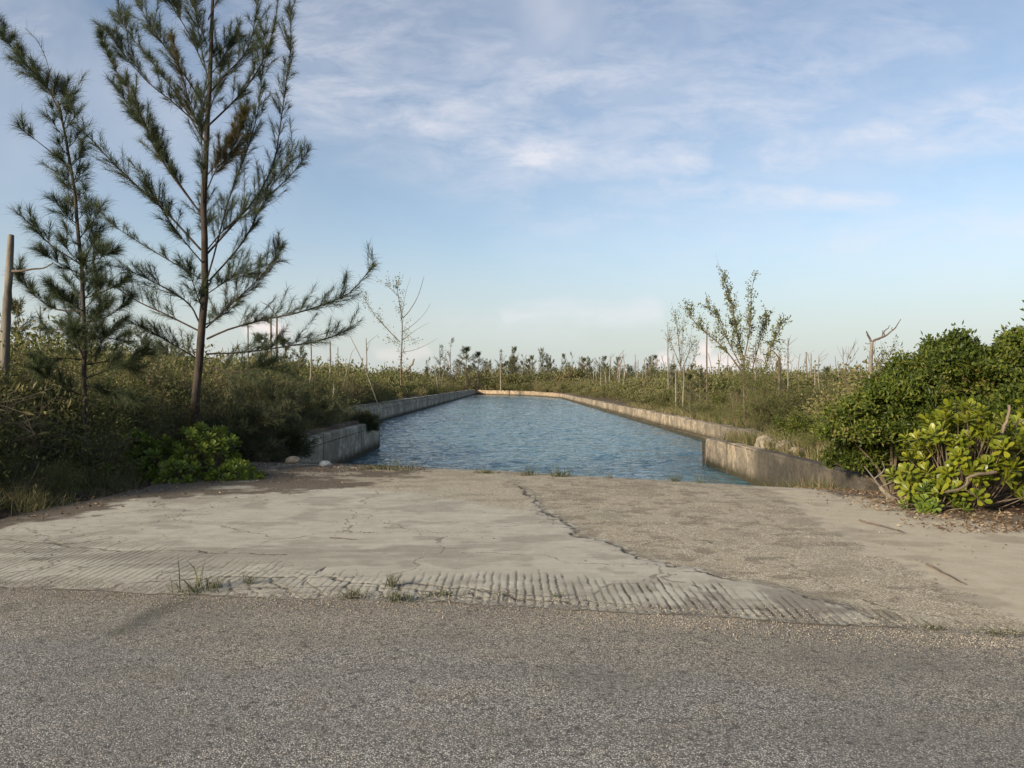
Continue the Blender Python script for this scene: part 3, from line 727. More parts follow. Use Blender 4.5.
extra = [(2.6, 10, 20, 1.6, .022, {}), (3.2, 170, 25, 1.5, .022, {}), (4.0, 200, 35, 1.7, .022, {}), (4.6, -20, 35, 1.6, .02, {}), (5.4, 160, 45, 1.5, .02, {}),
         (6.0, 20, 50, 1.4, .02, {}), (6.7, 190, 50, 1.2, .018, dict(mat='needle_dry')), (7.3, 0, 55, 1.0, .018, {}), (7.9, 180, 55, .9, .016, {}), (8.4, 30, 55, .8, .016, {})]
traced_tree('casuarina_tree', 'tall airy casuarina with upswept feathery branches and straight brown trunk, largest tree', 17.0,
    [(196,405),(199,375),(202,330),(205,280),(205,235),(204,200),(206,150),(208,100),(210,60),(212,20),(213,-30),(214,-85)], .098, .022,
    limbs, extra, .235, .0052, .46, 15, 70)

limbs2 = [
 ([(62,118),(47,87),(31,70),(16,52),(3,36),(-8,18)], .3, .02, dict(npt=110, dens=22, tl=.32)),
 ([(60,112),(52,88),(47,62),(38,42),(25,28)], -.2, .008, dict(npt=8, dens=4, tl=.1)),
 ([(64,125),(68,105),(64,82)], .3, .012, dict(npt=80, dens=18, tl=.25)),
 ([(72,170),(57,157),(37,141),(20,128)], -.4, .016, dict(npt=60, dens=14)),
 ([(74,182),(80,160),(83,140)], .3, .012, dict(npt=60)),
 ([(76,196),(62,180),(56,168)], .4, .014, {}),
 ([(78,225),(63,212),(55,198)], -.5, .014, {}),
 ([(79,240),(88,225),(93,205)], .3, .014, {}),
 ([(80,264),(55,248),(40,235),(28,222),(16,212)], -.3, .018, dict(npt=60)),
 ([(81,262),(92,245),(97,225)], .4, .014, {}),
 ([(82,275),(98,262),(104,250)], -.4, .014, {}),
 ([(84,312),(55,309),(39,299),(25,285),(15,270)], .2, .02, dict(npt=80, dens=15)),
 ([(84,322),(104,318),(120,308),(132,296)], .3, .016, dict(npt=60)),
 ([(84,335),(60,330),(40,328)], .5, .018, dict(npt=90)), ([(84,340),(105,338),(128,342)], -.5, .018, dict(npt=90)),
 ([(85,360),(58,358),(36,362)], -.6, .018, dict(npt=80)), ([(85,365),(112,362),(140,372)], .4, .018, dict(npt=80)),
 ([(85,385),(110,392),(136,402)], -.5, .018, dict(npt=80)), ([(85,385),(60,395),(40,405)], .5, .018, dict(npt=80)),
]
for i_, py_ in enumerate(range(112, 372, 9)):
    tx = float(np.interp(py_, [100, 115, 138, 168, 195, 235, 280, 330, 400], [57, 61, 66, 72, 76, 79, 82, 85, 86])); sd_ = -1 if i_ % 2 else 1
    ln_ = (14 + 8 * rs.rand()) * (1.25 if py_ > 220 else .85)
    limbs2.append(([(tx, py_), (tx + sd_ * ln_ * .45, py_ - ln_ * .5), (tx + sd_ * ln_ * .75, py_ - ln_ * 1.05)], float(rs.uniform(-.5, .5)), .010, dict(npt=40, dens=15, t0=.05)))
extra2 = [(h, az, 22, ln, .016, dict(npt=85, dens=14)) for h, az, ln in
          [(1.2, 200, .9), (1.5, 60, 1.0), (1.8, -40, .9), (2.0, 160, .9), (2.2, 20, .8), (2.4, 120, .8), (2.6, -60, .8), (2.7, 190, .7), (2.9, 80, .7), (3.0, -10, .7), (3.1, 150, .7), (3.3, 220, .6), (3.5, 40, .5)]]
traced_tree('casuarina_tree', 'smaller leaning casuarina with bushy drooping needles at the left edge', 13.0,
    [(86,460),(86,400),(85,330),(82,280),(79,235),(76,195),(72,168),(66,138),(61,115),(57,100)], .042, .014,
    limbs2, extra2, .24, .0042, .23, 12, 50, twig=.004)

# ------------------------------------------------------------------ generic plants
def shrub_parts(seed, H, R, nst, nsub, ncl, nleaf, L, Wd, rs_leaf=.12, twr=.012, flat=.0, shell=.55, needle=False, outward=.6, droop=0, lift=0.0):
    """returns wood and leaf collections for a bush standing at the origin"""
    global rs
    keep_rs = rs; rs = np.random.RandomState(seed)
    gt, gl = G(), G(); CL = []; CD = []
    for i in range(nst):
        a = rs.rand() * 2 * pi; el = np.arccos(rs.uniform(flat, 1)); rr = rs.uniform(shell, 1.05)
        e = np.array([R * sin(el) * cos(a), R * sin(el) * sin(a), max(.12, H * cos(el) * .95 + lift)]) * [rr, rr, rr**.5]
        b = np.array([cos(a), sin(a), 0]) * R * .15 * rs.rand()
        m1 = b * .6 + e * .3 + rs.randn(3) * .06 * H + [0, 0, .12 * H]; m2 = e * .7 + rs.randn(3) * .06 * H + [0, 0, .05 * H]
        Q = resample(np.array([b, m1, m2, e]), 8)
        tube(gt, Q, np.linspace(twr, twr * .3, 8), 4, cap=False)
        for j in range(nsub):
            k = rs.randint(3, 8); d = unit(unit(e) * outward + rs.randn(3) * .8 + [0, 0, .25]); l = R * rs.uniform(.15, .4)
            q = np.stack([Q[k], Q[k] + d * l * .5 + rs.randn(3) * .03, Q[k] + d * l - [0, 0, droop * l]])
            if q[2][2] < .05: continue
            tube(gt, q, [twr * .4, twr * .3, twr * .2], 3, cap=False)
            for c in range(ncl):
                s = rs.uniform(.35, 1.05); CL.append(q[0] * (1 - s) + q[2] * s); CD.append(unit(q[2] - q[0]))
    CL = np.array(CL); CD = np.array(CD)
    n = len(CL) * nleaf; B = np.repeat(CL, nleaf, 0) + rs.randn(n, 3) * rs_leaf * .5; D0 = np.repeat(CD, nleaf, 0)
    D = unit(D0 * .6 + rs.randn(n, 3) * .7 + [0, 0, .15]); r = np.clip(rs.rand(n) * .85 + np.repeat(rs.rand(len(CL)) * .3, nleaf) - .1, 0, 1)
    ok = B[:, 2] > .02; B, D, r = B[ok], D[ok], r[ok]; n = len(B)
    if needle: needles(gl, B, unit(D0[ok] + rs.randn(n, 3) * .4), L * rs.uniform(.6, 1.2, n), Wd, rs.randn(n, 3) * L * .1, r)
    else: leaves(gl, B, D, L * rs.uniform(.6, 1.25, n), Wd * rs.uniform(.7, 1.2, n), r)
    rs = keep_rs
    return gt, gl

def rosette_bush(seed, H, R, nros, L=.11, twr=.014, lower=0.0, hang=0):
    """sea-lettuce like bush: fleshy spoon-shaped leaves in rosettes at the ends of curving stems"""
    r_ = np.random.RandomState(seed); gt, gl = G(), G()
    for i in range(nros):
        a = r_.rand() * 2 * pi; el = np.arccos(r_.uniform(lower, 1)); rr = r_.uniform(.6, 1.05)
        e = np.array([R * sin(el) * cos(a), R * sin(el) * sin(a), max(.1, H * cos(el))]) * [rr, rr, rr**.4]
        b = np.array([cos(a), sin(a), 0]) * R * .2 * r_.rand(); m = b * .5 + e * .45 + r_.randn(3) * .08 * R; m[2] = max(.06, m[2])
        Q = resample(np.array([b, m, e]), 7); tube(gt, Q, np.linspace(twr, twr * .4, 7), 5, cap=False)
        ax = unit(unit(e * [1, 1, .7]) + r_.randn(3) * .35 + [0, 0, .35]); s1 = unit(np.cross(ax, [.3, .9, .1])); s2 = np.cross(ax, s1)
        nl = r_.randint(11, 17); base_r = r_.rand() * .35
        for k in range(nl):
            f = k / nl; th = k * 2.4 + r_.rand() * .3; op = .25 + 1.15 * f**.8
            ll = L * (1 - .25 * (1 - f)) * r_.uniform(.8, 1.2)
            D = unit(ax * cos(op) + (s1 * cos(th) + s2 * sin(th)) * sin(op)); S = unit(np.cross(D, ax)); Nn = np.cross(S, D)
            o = e - ax * .06 * f; w = ll * .42
            cr_ = lambda t: -Nn * ll * .14 * t * t if True else 0
            V = [o, o + D * ll * .45 + S * w * .33 + cr_(.45), o + D * ll * .78 + S * w * .5 + cr_(.78), o + D * ll * .95 + S * w * .3 + cr_(.95), o + D * ll + cr_(1),
                 o + D * ll * .95 - S * w * .3 + cr_(.95), o + D * ll * .78 - S * w * .5 + cr_(.78), o + D * ll * .45 - S * w * .33 + cr_(.45), o + D * ll * .6 - Nn * -.0 * w + cr_(.6) - Nn * w * .10]
            T = [(8, i0, (i0 + 1) % 8) for i0 in range(8)]
            gl.add(V, T, float(np.clip(base_r + r_.rand() * .6 + .15 * (1 - f), 0, 1)), r_.uniform(.35, .75))
    return gt, gl

def plant_thing(name, label, cat, parts, loc, mats, rz=0, sc=None, group=None, names=('stems', 'foliage')):
    r = thing(name, label, cat, loc, rz, group, sc)
    for (g, nm, m) in zip(parts, names, mats): g.build(nm, m, r)
    return r
def gz(x, y): return float(zland(np.array(float(x)), np.array(float(y))))

# right-hand bushes
bl = 'broadleaf_bush'
for lab, x, y, sd, H, R, mt in [
    ('dense dark green leafy bush behind the bright rosette shrub at the right edge', 8.8, 12.8, 11, 2.95, 2.0, 'broad'),
    ('rounded green bush overhanging the end of the right concrete wall', 6.95, 14.1, 12, 2.25, 1.0, 'broad'),
    ('tall broadleaf bush behind the others, highest point of the right thicket', 10.4, 13.2, 13, 3.35, 2.2, 'broad'),
    ('mid green bush at the back of the right thicket below the bare forked dead tree', 9.2, 16.8, 14, 2.6, 2.1, 'broad')]:
    R_ = R / 2.0
    q_ = np.random.RandomState(sd + 300); gt, gl = G(), G(); nl_ = int(13 * R_ + 4)
    for k in range(nl_):
        a = q_.rand() * 6.28; rr = R * q_.uniform(.15, .82); hh = H * q_.uniform(.42, 1.0) * (1 - .42 * (rr / R) ** 2); rl = q_.uniform(.34, .58) * (.8 + .25 * R)
        a_, b_ = shrub_parts(sd * 50 + k, rl * 1.35, rl, 22, 6, 3, 13, q_.uniform(.075, .115), .045, .15, .010, flat=-.5, shell=.7, lift=0)
        b_.cat(); b_.r[0] = np.clip(b_.r[0] + q_.uniform(-.22, .18), 0, 1)
        c_ = np.array([rr * cos(a), rr * sin(a), max(.25, hh - rl * .75)]); tn = q_.uniform(.2, .8)
        gt.put(a_, c_, 0, 1); gl.put(b_, c_, 0, 1, tn)
        tube(gt, resample(np.array([[0, 0, 0], [c_[0] * .35, c_[1] * .35, c_[2] * .55], c_]), 7), np.linspace(.035, .012, 7), 5, cap=False)
    p = (gt, gl)
    plant_thing(bl, lab, 'bush', p, (x, y, gz(x, y)), (M['twig'], M[mt]))
p = rosette_bush(21, 1.42, .9, 190, .155, .009, .18); plant_thing('sea_lettuce_bush', 'bright yellow green shrub with rosettes of fleshy leaves at the right edge of the slab', 'shrub', p, (5.95, 10.1, gz(5.8, 10.0)), (M['pale_twig'], M['scaevola']))
p = rosette_bush(22, 1.55, .9, 110, .15, .014, .3); plant_thing('sea_lettuce_bush', 'taller rosette leaved shrub with pale curving bare stems at the right frame edge', 'shrub', p, (7.35, 10.5, gz(7.3, 10.5)), (M['pale_twig'], M['scaevola']))
p = rosette_bush(23, .38, .36, 30, .11, .008); plant_thing('sea_lettuce_bush', 'small low rosette shrub creeping out below the bright right hand shrub', 'shrub', p, (5.35, 9.75, gz(5.3, 9.6)), (M['pale_twig'], M['scaevola_dark']))
# left-hand
for sd, H, R, nr, L_, x, y, lab in [
    (24, .98, .78, 95, .15, -5.65, 14.1, 'dark green shrub with fleshy rosette leaves at the foot of the tall casuarina'),
    (27, .85, .75, 80, .15, -6.55, 13.5, 'dark fleshy leaved shrub just left of the one at the foot of the tall casuarina'),
    (25, .36, .55, 50, .13, -4.75, 13.2, 'lowest rosette shrub creeping over the dirt at the left slab corner'),
    (28, .45, .55, 45, .13, -5.55, 12.9, 'low rosette shrub between the creeping one and the grass on the left'),
    (26, .70, .65, 40, .13, -7.1, 12.6, 'straggly rosette shrub among dry grass, leftmost of the fleshy leaved shrubs')]:
    p = rosette_bush(sd, H, R, nr, L_, .009); plant_thing('sea_lettuce_bush', lab, 'shrub', p, (x, y, gz(x, y) - .04), (M['twig'], M['scaevola_dark']))
for lab, x, y, sd, H, R in [
    ('soft feathery young casuarina bush beside the left concrete wall', -6.9, 21.5, 31, 2.0, 1.5),
    ('feathery young casuarina bush spilling over the top of the left concrete wall', -7.0, 26.5, 32, 1.7, 1.35),
    ('low feathery casuarina bush between the tall casuarina and the left wall', -6.3, 17.7, 33, 1.5, 1.2),
    ('feathery casuarina bush hiding the near end of the left concrete wall', -5.95, 19.6, 35, 1.35, .85),
    ('dark feathery clump hanging over the far end of the left concrete wall', -6.05, 31.5, 37, .75, .6),
    ('feathery casuarina bush behind the tall casuarina trunk', -8.6, 19.5, 34, 2.2, 1.6)]:
    p = shrub_parts(sd, H, R, 46, 9, 3, 14, .15, .010, .10, .012, flat=.0, shell=.5, needle=True)
    plant_thing('young_casuarina', lab, 'bush', p, (x, y, gz(x, y)), (M['twig'], M['needle_far']))
for lab, x, y, sd, H, R in [
    ('bright green low shrub beside the limestone boulder on the right bank', 9.0, 24.0, 41, .95, 1.0),
    ('leafy green shrub on the right bank between the boulder and the thicket', 9.4, 20.0, 42, 1.25, 1.3),
    ('olive green bush at the foot of the sparse tree on the right bank', 11.9, 36.5, 43, 3.9, 2.3)]:
    p = shrub_parts(sd, H, R, 44, 8, 3, 8, .07, .04, .14, .012, flat=.0, shell=.6)
    plant_thing('leafy_shrub', lab, 'shrub', p, (x, y, gz(x, y)), (M['twig'], M['broad' if sd < 43 else 'scrub']))

# ------------------------------------------------------------------ scrub masses (nobody could count them)
near = [shrub_parts(50 + i, 1.0, .75, 34, 8, 2, 10, .036, .015, .13, .007, flat=-.0, shell=.4) for i in range(4)]
dryp = [shrub_parts(60 + i, 1.0, .7, 34, 9, 1, 2, .06, .02, .10, .008, flat=0, shell=.4) for i in range(2)]
mid = [shrub_parts(70 + i, 1.0, .75, 20, 7, 2, 8, .065, .030, .16, .008, flat=0, shell=.4) for i in range(4)]
farp = [shrub_parts(80 + i, 1.0, .7, 10, 6, 1, 9, .11, .055, .24, .012, flat=0, shell=.4) for i in range(4)]
def scrub(name, label, spots, protos, mats, stem=.4):
    g = G()
    for (x, y, z, h, w, dry, tone) in spots:
        if stem and rs.rand() < stem:      # dead upright stems poking out of the scrub
            hh = h * rs.uniform(.8, 1.25); l_ = rs.randn(2) * .12 * hh; r_ = max(.008, y * .00055) * rs.uniform(.7, 1.6)
            tube(g, np.array([[x, y, z], [x + l_[0] * .4 + rs.randn() * .03, y, z + hh * .5], [x + l_[0], y + l_[1], z + hh]]), [r_, r_ * .8, r_ * .4], 4, mi=2, cap=False)
        a, b = (dryp if dry and protos is not farp else protos)[rs.randint(2 if dry and protos is not farp else len(protos))]
        sc = (w, w, h); rz = rs.rand() * 6.28
        g.put(a, (x, y, z), rz, sc, tone, 2 if dry and rs.rand() < .6 else 0); g.put(b, (x, y, z), rz, sc, tone, 1)
    return tag(g.build(name, mats), label, 'scrub', None, 'stuff')
def zb(x, y): return gz(x, y) if y < 34 else (.12 if x < 0 else -.4) if y < 150 else -.1
# left foreground thicket
sp = []
for i in range(280):
    y = rs.uniform(9.2, 24); e = np.interp(y, [8.9, 11.5, 13.7, 18, 24], [-6.5, -6.4, -6.9, -7.2, -7.0]); x = e - rs.rand()**1.1 * (4 + y * .45)
    h = np.clip(  .45 + .95 * (e - x) + .05 * (y - 9), .4, 2.25) * rs.uniform(.75, 1.15)
    if y > 15: h = min(h, 2.4)
    sp.append((x, y, gz(x, y), h, h * rs.uniform(.9, 1.3), rs.rand() < .5, rs.rand()))
scrub('undergrowth', 'dark tangled scrub with dry stems filling the left foreground', sp, near, [M['twig'], M['scrub'], M['dry_twig']])
sp = []
for i in range(330):
    y = 22 + 43 * rs.rand()**1.3; x = (-10.5 if y > 33 else -7.2) - rs.rand()**1.2 * (8 + y * .35)
    h = rs.uniform(1.3, 2.5) * np.interp(-x, [7, 9.5, 12, 20], [.55, .8, 1.2, 1.45])
    sp.append((x, y, zb(x, y), h, h * rs.uniform(.8, 1.2), rs.rand() < .22, rs.rand()))
scrub('scrub', 'olive and tan scrub covering the left canal bank', sp, mid, [M['twig'], M['scrub'], M['dry_twig']])
sp = []
for i in range(420):
    y = 15 + 52 * rs.rand()**1.1; x0 = 7.6 if y < 26 else 10.6; x = x0 + rs.rand()**1.1 * (6 + y * .75)
    h = rs.uniform(.8, 1.7) * np.interp(x - x0, [0, 1.5, 4, 12], [.35, .75, 1.25, 1.5])
    sp.append((x, y, zb(x, y), h, h * rs.uniform(.9, 1.4), rs.rand() < .2, rs.rand()))
scrub('scrub', 'olive and brown scrub covering the right canal bank', sp, mid, [M['twig'], M['scrub'], M['dry_twig']])
sp = []
for side in (-1, 1):
    for i in range(1000):
        y = 62 + 150 * rs.rand()**1.2; x = side * (10.8 + rs.rand()**1.3 * (10 + y * .6))
        h = rs.uniform(1.5, 3.6) * np.interp(abs(x) - 10.8, [0, 2, 6, 30], [.35, .7, 1.1, 1.4]) * (1 if side < 0 else .8)
        sp.append((x, y, -.2 if side > 0 else .1, h, h * rs.uniform(.9, 1.3), False, rs.rand()))
for i in range(1300):
    u = rs.rand()**1.5; y = 208 + 200 * u; x = rs.uniform(-1, 1) * (y * .68)
    if abs(x) < 12: y = max(y, 209.5)
    if x > -10 and x < 12 and y < 215 and rs.rand() < .5: h = rs.uniform(.8, 2)
    else: h = 2.8 + 4.6 * rs.rand()**1.8
    sp.append((x, y, -.1, h, h * rs.uniform(.8, 1.2), False, rs.rand()))
for i in range(160):     # behind the slanting far wall
    y = rs.uniform(152, 206); x = float(xr_far(y)) + 1.5 + rs.rand() * 14; h = rs.uniform(1, 3.2) * np.interp(x - float(xr_far(y)), [1.5, 6], [.5, 1])
    sp.append((x, y, -.2, h, h * rs.uniform(1, 1.4), False, rs.rand()))
scrub('far_scrub', 'far olive green scrub belt behind and along the distant canal', sp, farp, [M['twig'], M['farleaf'], M['dry_twig']])
# a wooded belt far to the sides
sp = []
for i in range(700):
    y = rs.uniform(60, 420); x = rs.choice([-1, 1]) * (y * .25 + 14 + rs.rand() * y * .55); h = rs.uniform(2.5, 4.6) * (1 + .15 * (y > 200))
    sp.append((x, y, -.1, h, h * rs.uniform(.9, 1.3), False, rs.rand()))
scrub('far_scrub', 'belt of taller scrub on both sides at the horizon', sp, farp, [M['twig'], M['farleaf'], M['dry_twig']])

# grass stuff
def blades(g, P, h, w, lean=.35, r=None, tone=.5):
    n = len(P); a = rs.rand(n) * 2 * pi; ln = np.abs(rs.randn(n)) * lean
    D = unit(np.stack([np.cos(a) * ln, np.sin(a) * ln, np.ones(n)], 1)); h = np.broadcast_to(h, (n,)) * rs.uniform(.4, 1.2, n)
    bd = np.stack([np.cos(a), np.sin(a), -.5 * np.ones(n)], 1) * (h * rs.uniform(.0, .5, n))[:, None]
    needles(g, P, D, h, w, bd, rs.rand(n) if r is None else r, tone)
g = G(); n = 26000
y = rs.uniform(8.2, 15.5, n); e = np.interp(y, [8, 8.9, 11.5, 13.7, 15.5], [-6.5, -6.05, -5.9, -6.4, -6.7]); x = e - np.abs(rs.randn(n)) * .9 + .12 * rs.randn(n)
k = fbm(x * 1.3, y * 1.3) > .42; x, y = x[k], y[k]; z = zland(x, y)
blades(g, np.stack([x, y, z], 1), np.interp(-x, [5.9, 6.6, 8], [.16, .42, .6]), .006, .4, tone=fbm(x, y))
tag(g.build('grass', M['grass']), 'dry and green grass fringe along the left slab edge', 'grass', None, 'stuff')
g = G(); n = 30000
y = 16 + 55 * rs.rand(n)**1.4; s = rs.rand(n) < .5; base = np.where(s, np.where(y > YL0, -10.35, -6.4), np.where(y > YR0, 10.35, 7.15))
x = base + np.where(s, -1, 1) * np.abs(rs.randn(n)) * (1 + y * .02); z = np.where(s, np.where(y > 34, .12, zland(x, y)), np.where(y > 27, -.4, zland(x, y)))
blades(g, np.stack([x, y, z], 1), .5, .014, .5, tone=np.clip(fbm(x * .3, y * .3) + .2, 0, 1))
tag(g.build('grass', M['grass']), 'brown grass growing along the tops of the canal walls', 'grass', None, 'stuff')

# ------------------------------------------------------------------ background trees and dead trunks
def dead_pole(label, px, top, d, r=.06, forks=0, lean=0, mat='dead', group='dead tree trunks standing in the scrub', seed=0, name='dead_tree'):
    q = np.random.RandomState(seed + int(px)); e = pt(px, top, d); x0 = e[0] - lean; z0 = zb(x0, d)
    H = e[2] - z0; P = resample(np.array([[0, 0, -.1], [lean * .3 + q.randn() * .03 * H * .3, 0, H * .35], [lean * .65 + q.randn() * .02 * H * .3, 0, H * .7], [lean, 0, H]]), 9)
    root = thing(name, label, 'dead tree', (x0, d, z0), 0, group)
    g = G(); tube(g, P, np.linspace(r, r * .55, 9), 7); g.build('trunk', M[mat], root, True)
    if forks:
        for i in range(forks):
            k = q.randint(5, 9); a = q.rand() * 6.28; l = H * q.uniform(.08, .2); dv = np.array([cos(a), sin(a) * .6, .9])
            g = G(); tube(g, np.stack([P[k], P[k] + dv * l * .5 + q.randn(3) * l * .1, P[k] + dv * l]), [r * .35, r * .25, r * .12], 4)
            g.build('branch', M[mat], root)
    return root
poles = [
 ('thin bare trunk just left of the tall casuarina needles at the left', 40, 306, 40, .06, 0, 0, 'dead'),
 ('bare grey trunk showing between the two casuarinas', 248, 326, 42, .07, 0, 0, 'dead'),
 ('dark bare pole, left one of the pair before the pink cloud', 271, 319, 48, .09, 0, 0, 'dead_dark'),
 ('dark bare pole, right one of the pair before the pink cloud', 277, 316, 52, .10, 2, 0, 'dead_dark'),
 ('short broken pole under the long low right branch of the tall casuarina', 311, 342, 36, .05, 0, 0, 'dead'),
 ('grey broken pole at the tip of the lowest casuarina branch', 330, 341, 50, .09, 0, 0, 'dead'),
 ('slender pale pole just right of the broken one on the left bank', 338, 347, 60, .06, 0, 0, 'dead'),
 ('lone slim bare trunk standing left of the half bare tree', 366, 338, 66, .07, 3, 0, 'dead'),
 ('dead stem leaning steeply left of the half bare tree', 350, 336, 50, .035, 0, -1.9, 'dead'),
 ('bare stick leaning right in the scrub left of the half bare tree', 352, 352, 48, .03, 2, .8, 'dead'),
 ('very thin bare trunk above the far scrub beyond the canal', 638, 360, 190, .16, 0, 0, 'dead'),
 ('stout pale broken trunk above the far right end of the canal', 625, 371, 120, .22, 0, .3, 'dead'),
 ('short pale trunk leaning left behind the far right canal wall', 605, 372, 125, .14, 0, -.3, 'dead'),
 ('tall thin pole just left of the slim sapling on the right bank', 668, 334, 68, .07, 4, 0, 'dead'),
 ('straight dark pole rising beside the sparse many stemmed tree', 707, 327, 60, .08, 0, 0, 'dead_dark'),
 ('thin straight pole behind the right stems of the sparse tree', 756, 340, 55, .06, 1, 0, 'dead'),
 ('thick brown broken stump trunk right of the sparse tree', 779, 358, 46, .13, 1, 0, 'dead_dark'),
 ('slim dead trunk with a twiggy forked tip right of the brown stump', 788, 338, 60, .07, 6, 0, 'dead'),
 ('short hair thin dead stem between the forked trunk and the pole pair', 799, 369, 62, .04, 0, 0, 'dead'),
 ('taller left pole of the close pair on the right horizon', 806, 352, 64, .09, 2, 0, 'dead'),
 ('thinner right pole of the close pair on the right horizon', 811, 354, 66, .07, 0, 0, 'dead'),
 ('short broken pole just right of the close pair of poles', 815, 364, 60, .08, 0, 0, 'dead'),
 ('dead twiggy stem with a crooked top right of the pole pair', 819, 356, 52, .05, 7, 0, 'dead'),
 ('faint thin pole left of the bare forked dead tree', 838, 361, 70, .06, 0, 0, 'dead'),
 ('pale bare trunk at the left foot of the slim right bank sapling', 676, 372, 58, .07, 0, 0, 'dead'),
 ('whitish short trunk in front of the slim right bank sapling', 684, 366, 56, .07, 0, .1, 'dead'),
 ('pale dead stem standing in the scrub above the left wall end', 334, 388, 32, .05, 1, .1, 'dead'),
 ('pale slim trunk among the far saplings left of the canal end', 501, 362, 190, .2, 0, 0, 'dead'),
]
for i in range(80):
    px = int(rs.choice([rs.uniform(430, 660), rs.uniform(600, 840)])); d = rs.uniform(110, 260); e = pt(px, rs.uniform(352, 368), d)
    if d < 206 and -11 < e[0] < 13: continue
    poles.append(('distant bare dead trunk poking out of the far scrub line', px, 384 - (e[2] - CAMZ) * F / d, d, .0007 * d, int(rs.choice([0, 0, 1, 3])), float(rs.randn() * d * .006), 'dead'))
for i, (lab, px, top, d, r, fk, ln, mt) in enumerate(poles): dead_pole(lab, px, top, d, r, fk, ln, mt, seed=i)

# dead pole with a side branch at the left edge
root = thing('dead_tree', 'thick bare weathered trunk with one crooked side branch at the left edge', 'dead tree', (pt(3, 384, 13)[0], 13, 0))
b0 = np.array(root.location)
g = G(); P = resample(np.array([[0, 0, 0], pt(5, 350, 13) - b0, pt(8, 290, 13) - b0, pt(11, 235, 13) - b0]), 16); P[:, 0] += .004 * rs.randn(16)
tube(g, P, np.linspace(.085, .052, 16) + .004 * rs.randn(16), 10); g.build('trunk', M['dead'], root, True)
g = G(); tube(g, resample(np.array([pt(9, 271, 13), pt(20, 271, 12.95), pt(33, 269, 12.9), pt(44, 268, 12.9), pt(53, 263, 12.85)]) - b0, 12), np.linspace(.022, .009, 12), 6); g.build('branch', M['dead_dark'], root)
for q in ((12, 283), (13, 300)):
    g = G(); tube(g, np.array([pt(8, q[1] + 1, 13), pt(q[0] + 3, q[1], 13.0)]) - b0, [.012, .006], 5); g.build('branch', M['dead'], root)

# bare forked dead tree at the right
d = 30.0; bx = pt(870, 384, d)[0]; zz = zb(bx, d); root = thing('dead_tree', 'bare forked dead tree with antler like limbs above the right bushes', 'dead tree', (bx, d, zz)); b0 = np.array(root.location)
def limb(pts, r0, r1, nm='branch', doff=0, mat='dead_dark', dd=None, bb=None):
    dd = d if dd is None else dd; bb = b0 if bb is None else bb
    g = G(); k = len(pts); P = resample(np.array([pt(x, y, dd + doff * i / (k - 1)) for i, (x, y) in enumerate(pts)]) - bb, 10)
    P[1:-1] += rs.randn(8, 3) * r0 * .35
    tube(g, P, np.linspace(r0, r1, 10), 6); return g
g = G(); tube(g, resample(np.array([[0, 0, -.1], pt(870.5, 372, d) - b0, pt(871, 355, d) - b0, pt(872, 342, d) - b0]), 10), np.linspace(.09, .065, 10), 8); g.build('trunk', M['dead'], root, True)
for pl, a, b, do in [([(872, 342), (868, 336), (866.5, 331)], .05, .025, .2), ([(872, 342), (878, 339), (885, 337), (892, 331), (897, 326), (901, 319)], .055, .012, -.4),
                     ([(885, 337), (884, 332), (888, 328), (890, 325)], .03, .01, .3), ([(876, 340), (882, 337), (883, 330)], .03, .012, .3), ([(892, 331), (892, 327)], .02, .01, .1), ([(872, 343), (868, 344), (865, 343)], .02, .01, .1)]:
    limb(pl, a, b, doff=do).build('branch', M['dead_dark'], root)

def sparse_tree(name, label, d, base_px, stems, leafL, leafW, mat, r0=.05, nlf=10, ncl=16, bare=()):
    bx = pt(base_px, 384, d)[0]; zz = zb(bx, d); root = thing(name, label, 'tree', (bx, d, zz)); b0 = np.array(root.location)
    gl = G()
    for i, (pl, rr, doff) in enumerate(stems):
        k = len(pl); P = np.array([pt(x, y, d + doff * j / (k - 1)) for j, (x, y) in enumerate(pl)]) - b0
        if i == 0: P = np.concatenate([[[0, 0, -.1]], P])
        P = resample(P, 14); g = G(); tube(g, P, np.linspace(rr, rr * .25, 14), 6)
        if i not in bare:
            B, D, L, u = sub_twigs(P, 9 / (d / 38), .75 * d / 38, .25, .5)
            for b, dv, l in zip(B, D, L):
                tube(g, np.stack([b, b + dv * l * .5, b + dv * l + [0, 0, .05]]), [.010, .007, .004], 3, cap=False)
                n = nlf; s = rs.rand(n, 1); B2 = b + dv * l * s + rs.randn(n, 3) * .07 * d / 38
                leaves(gl, B2, unit(dv + rs.randn(n, 3) * .8), leafL * rs.uniform(.6, 1.2, n), leafW, rs.rand(n))
        o = g.build('trunk' if i == 0 else 'branch', M['twig'], root)
    if gl.n: gl.build('crown', M[mat], root)
    return root
sparse_tree('sparse_tree', 'sparse multi stemmed tree with thin leafy limbs on the right bank, tallest there', 38.0, 745,
  [([(744, 395), (744, 365), (740, 345), (735, 325), (731, 300), (726, 285), (723, 272)], .055, .5),
   ([(744, 360), (748, 340), (751, 318), (751, 300), (753, 283)], .035, -.6), ([(742, 372), (728, 353), (715, 340), (700, 328), (690, 315), (685, 304)], .04, .8),
   ([(742, 368), (730, 345), (722, 328), (716, 315), (708, 308)], .03, -.7), ([(748, 385), (755, 360), (760, 340), (765, 325), (767, 314)], .03, .9),
   ([(755, 390), (765, 368), (772, 345), (778, 332), (782, 322)], .03, -.9), ([(738, 350), (737, 330), (733, 310)], .02, .4),
   ([(724, 290), (720, 270), (715, 252)], .008, .2), ([(735, 362), (729, 372), (722, 380)], .02, -.5), ([(760, 340), (768, 342), (774, 350)], .015, .4)],
  .12, .065, 'scrub', .05, 20, bare=(7,))
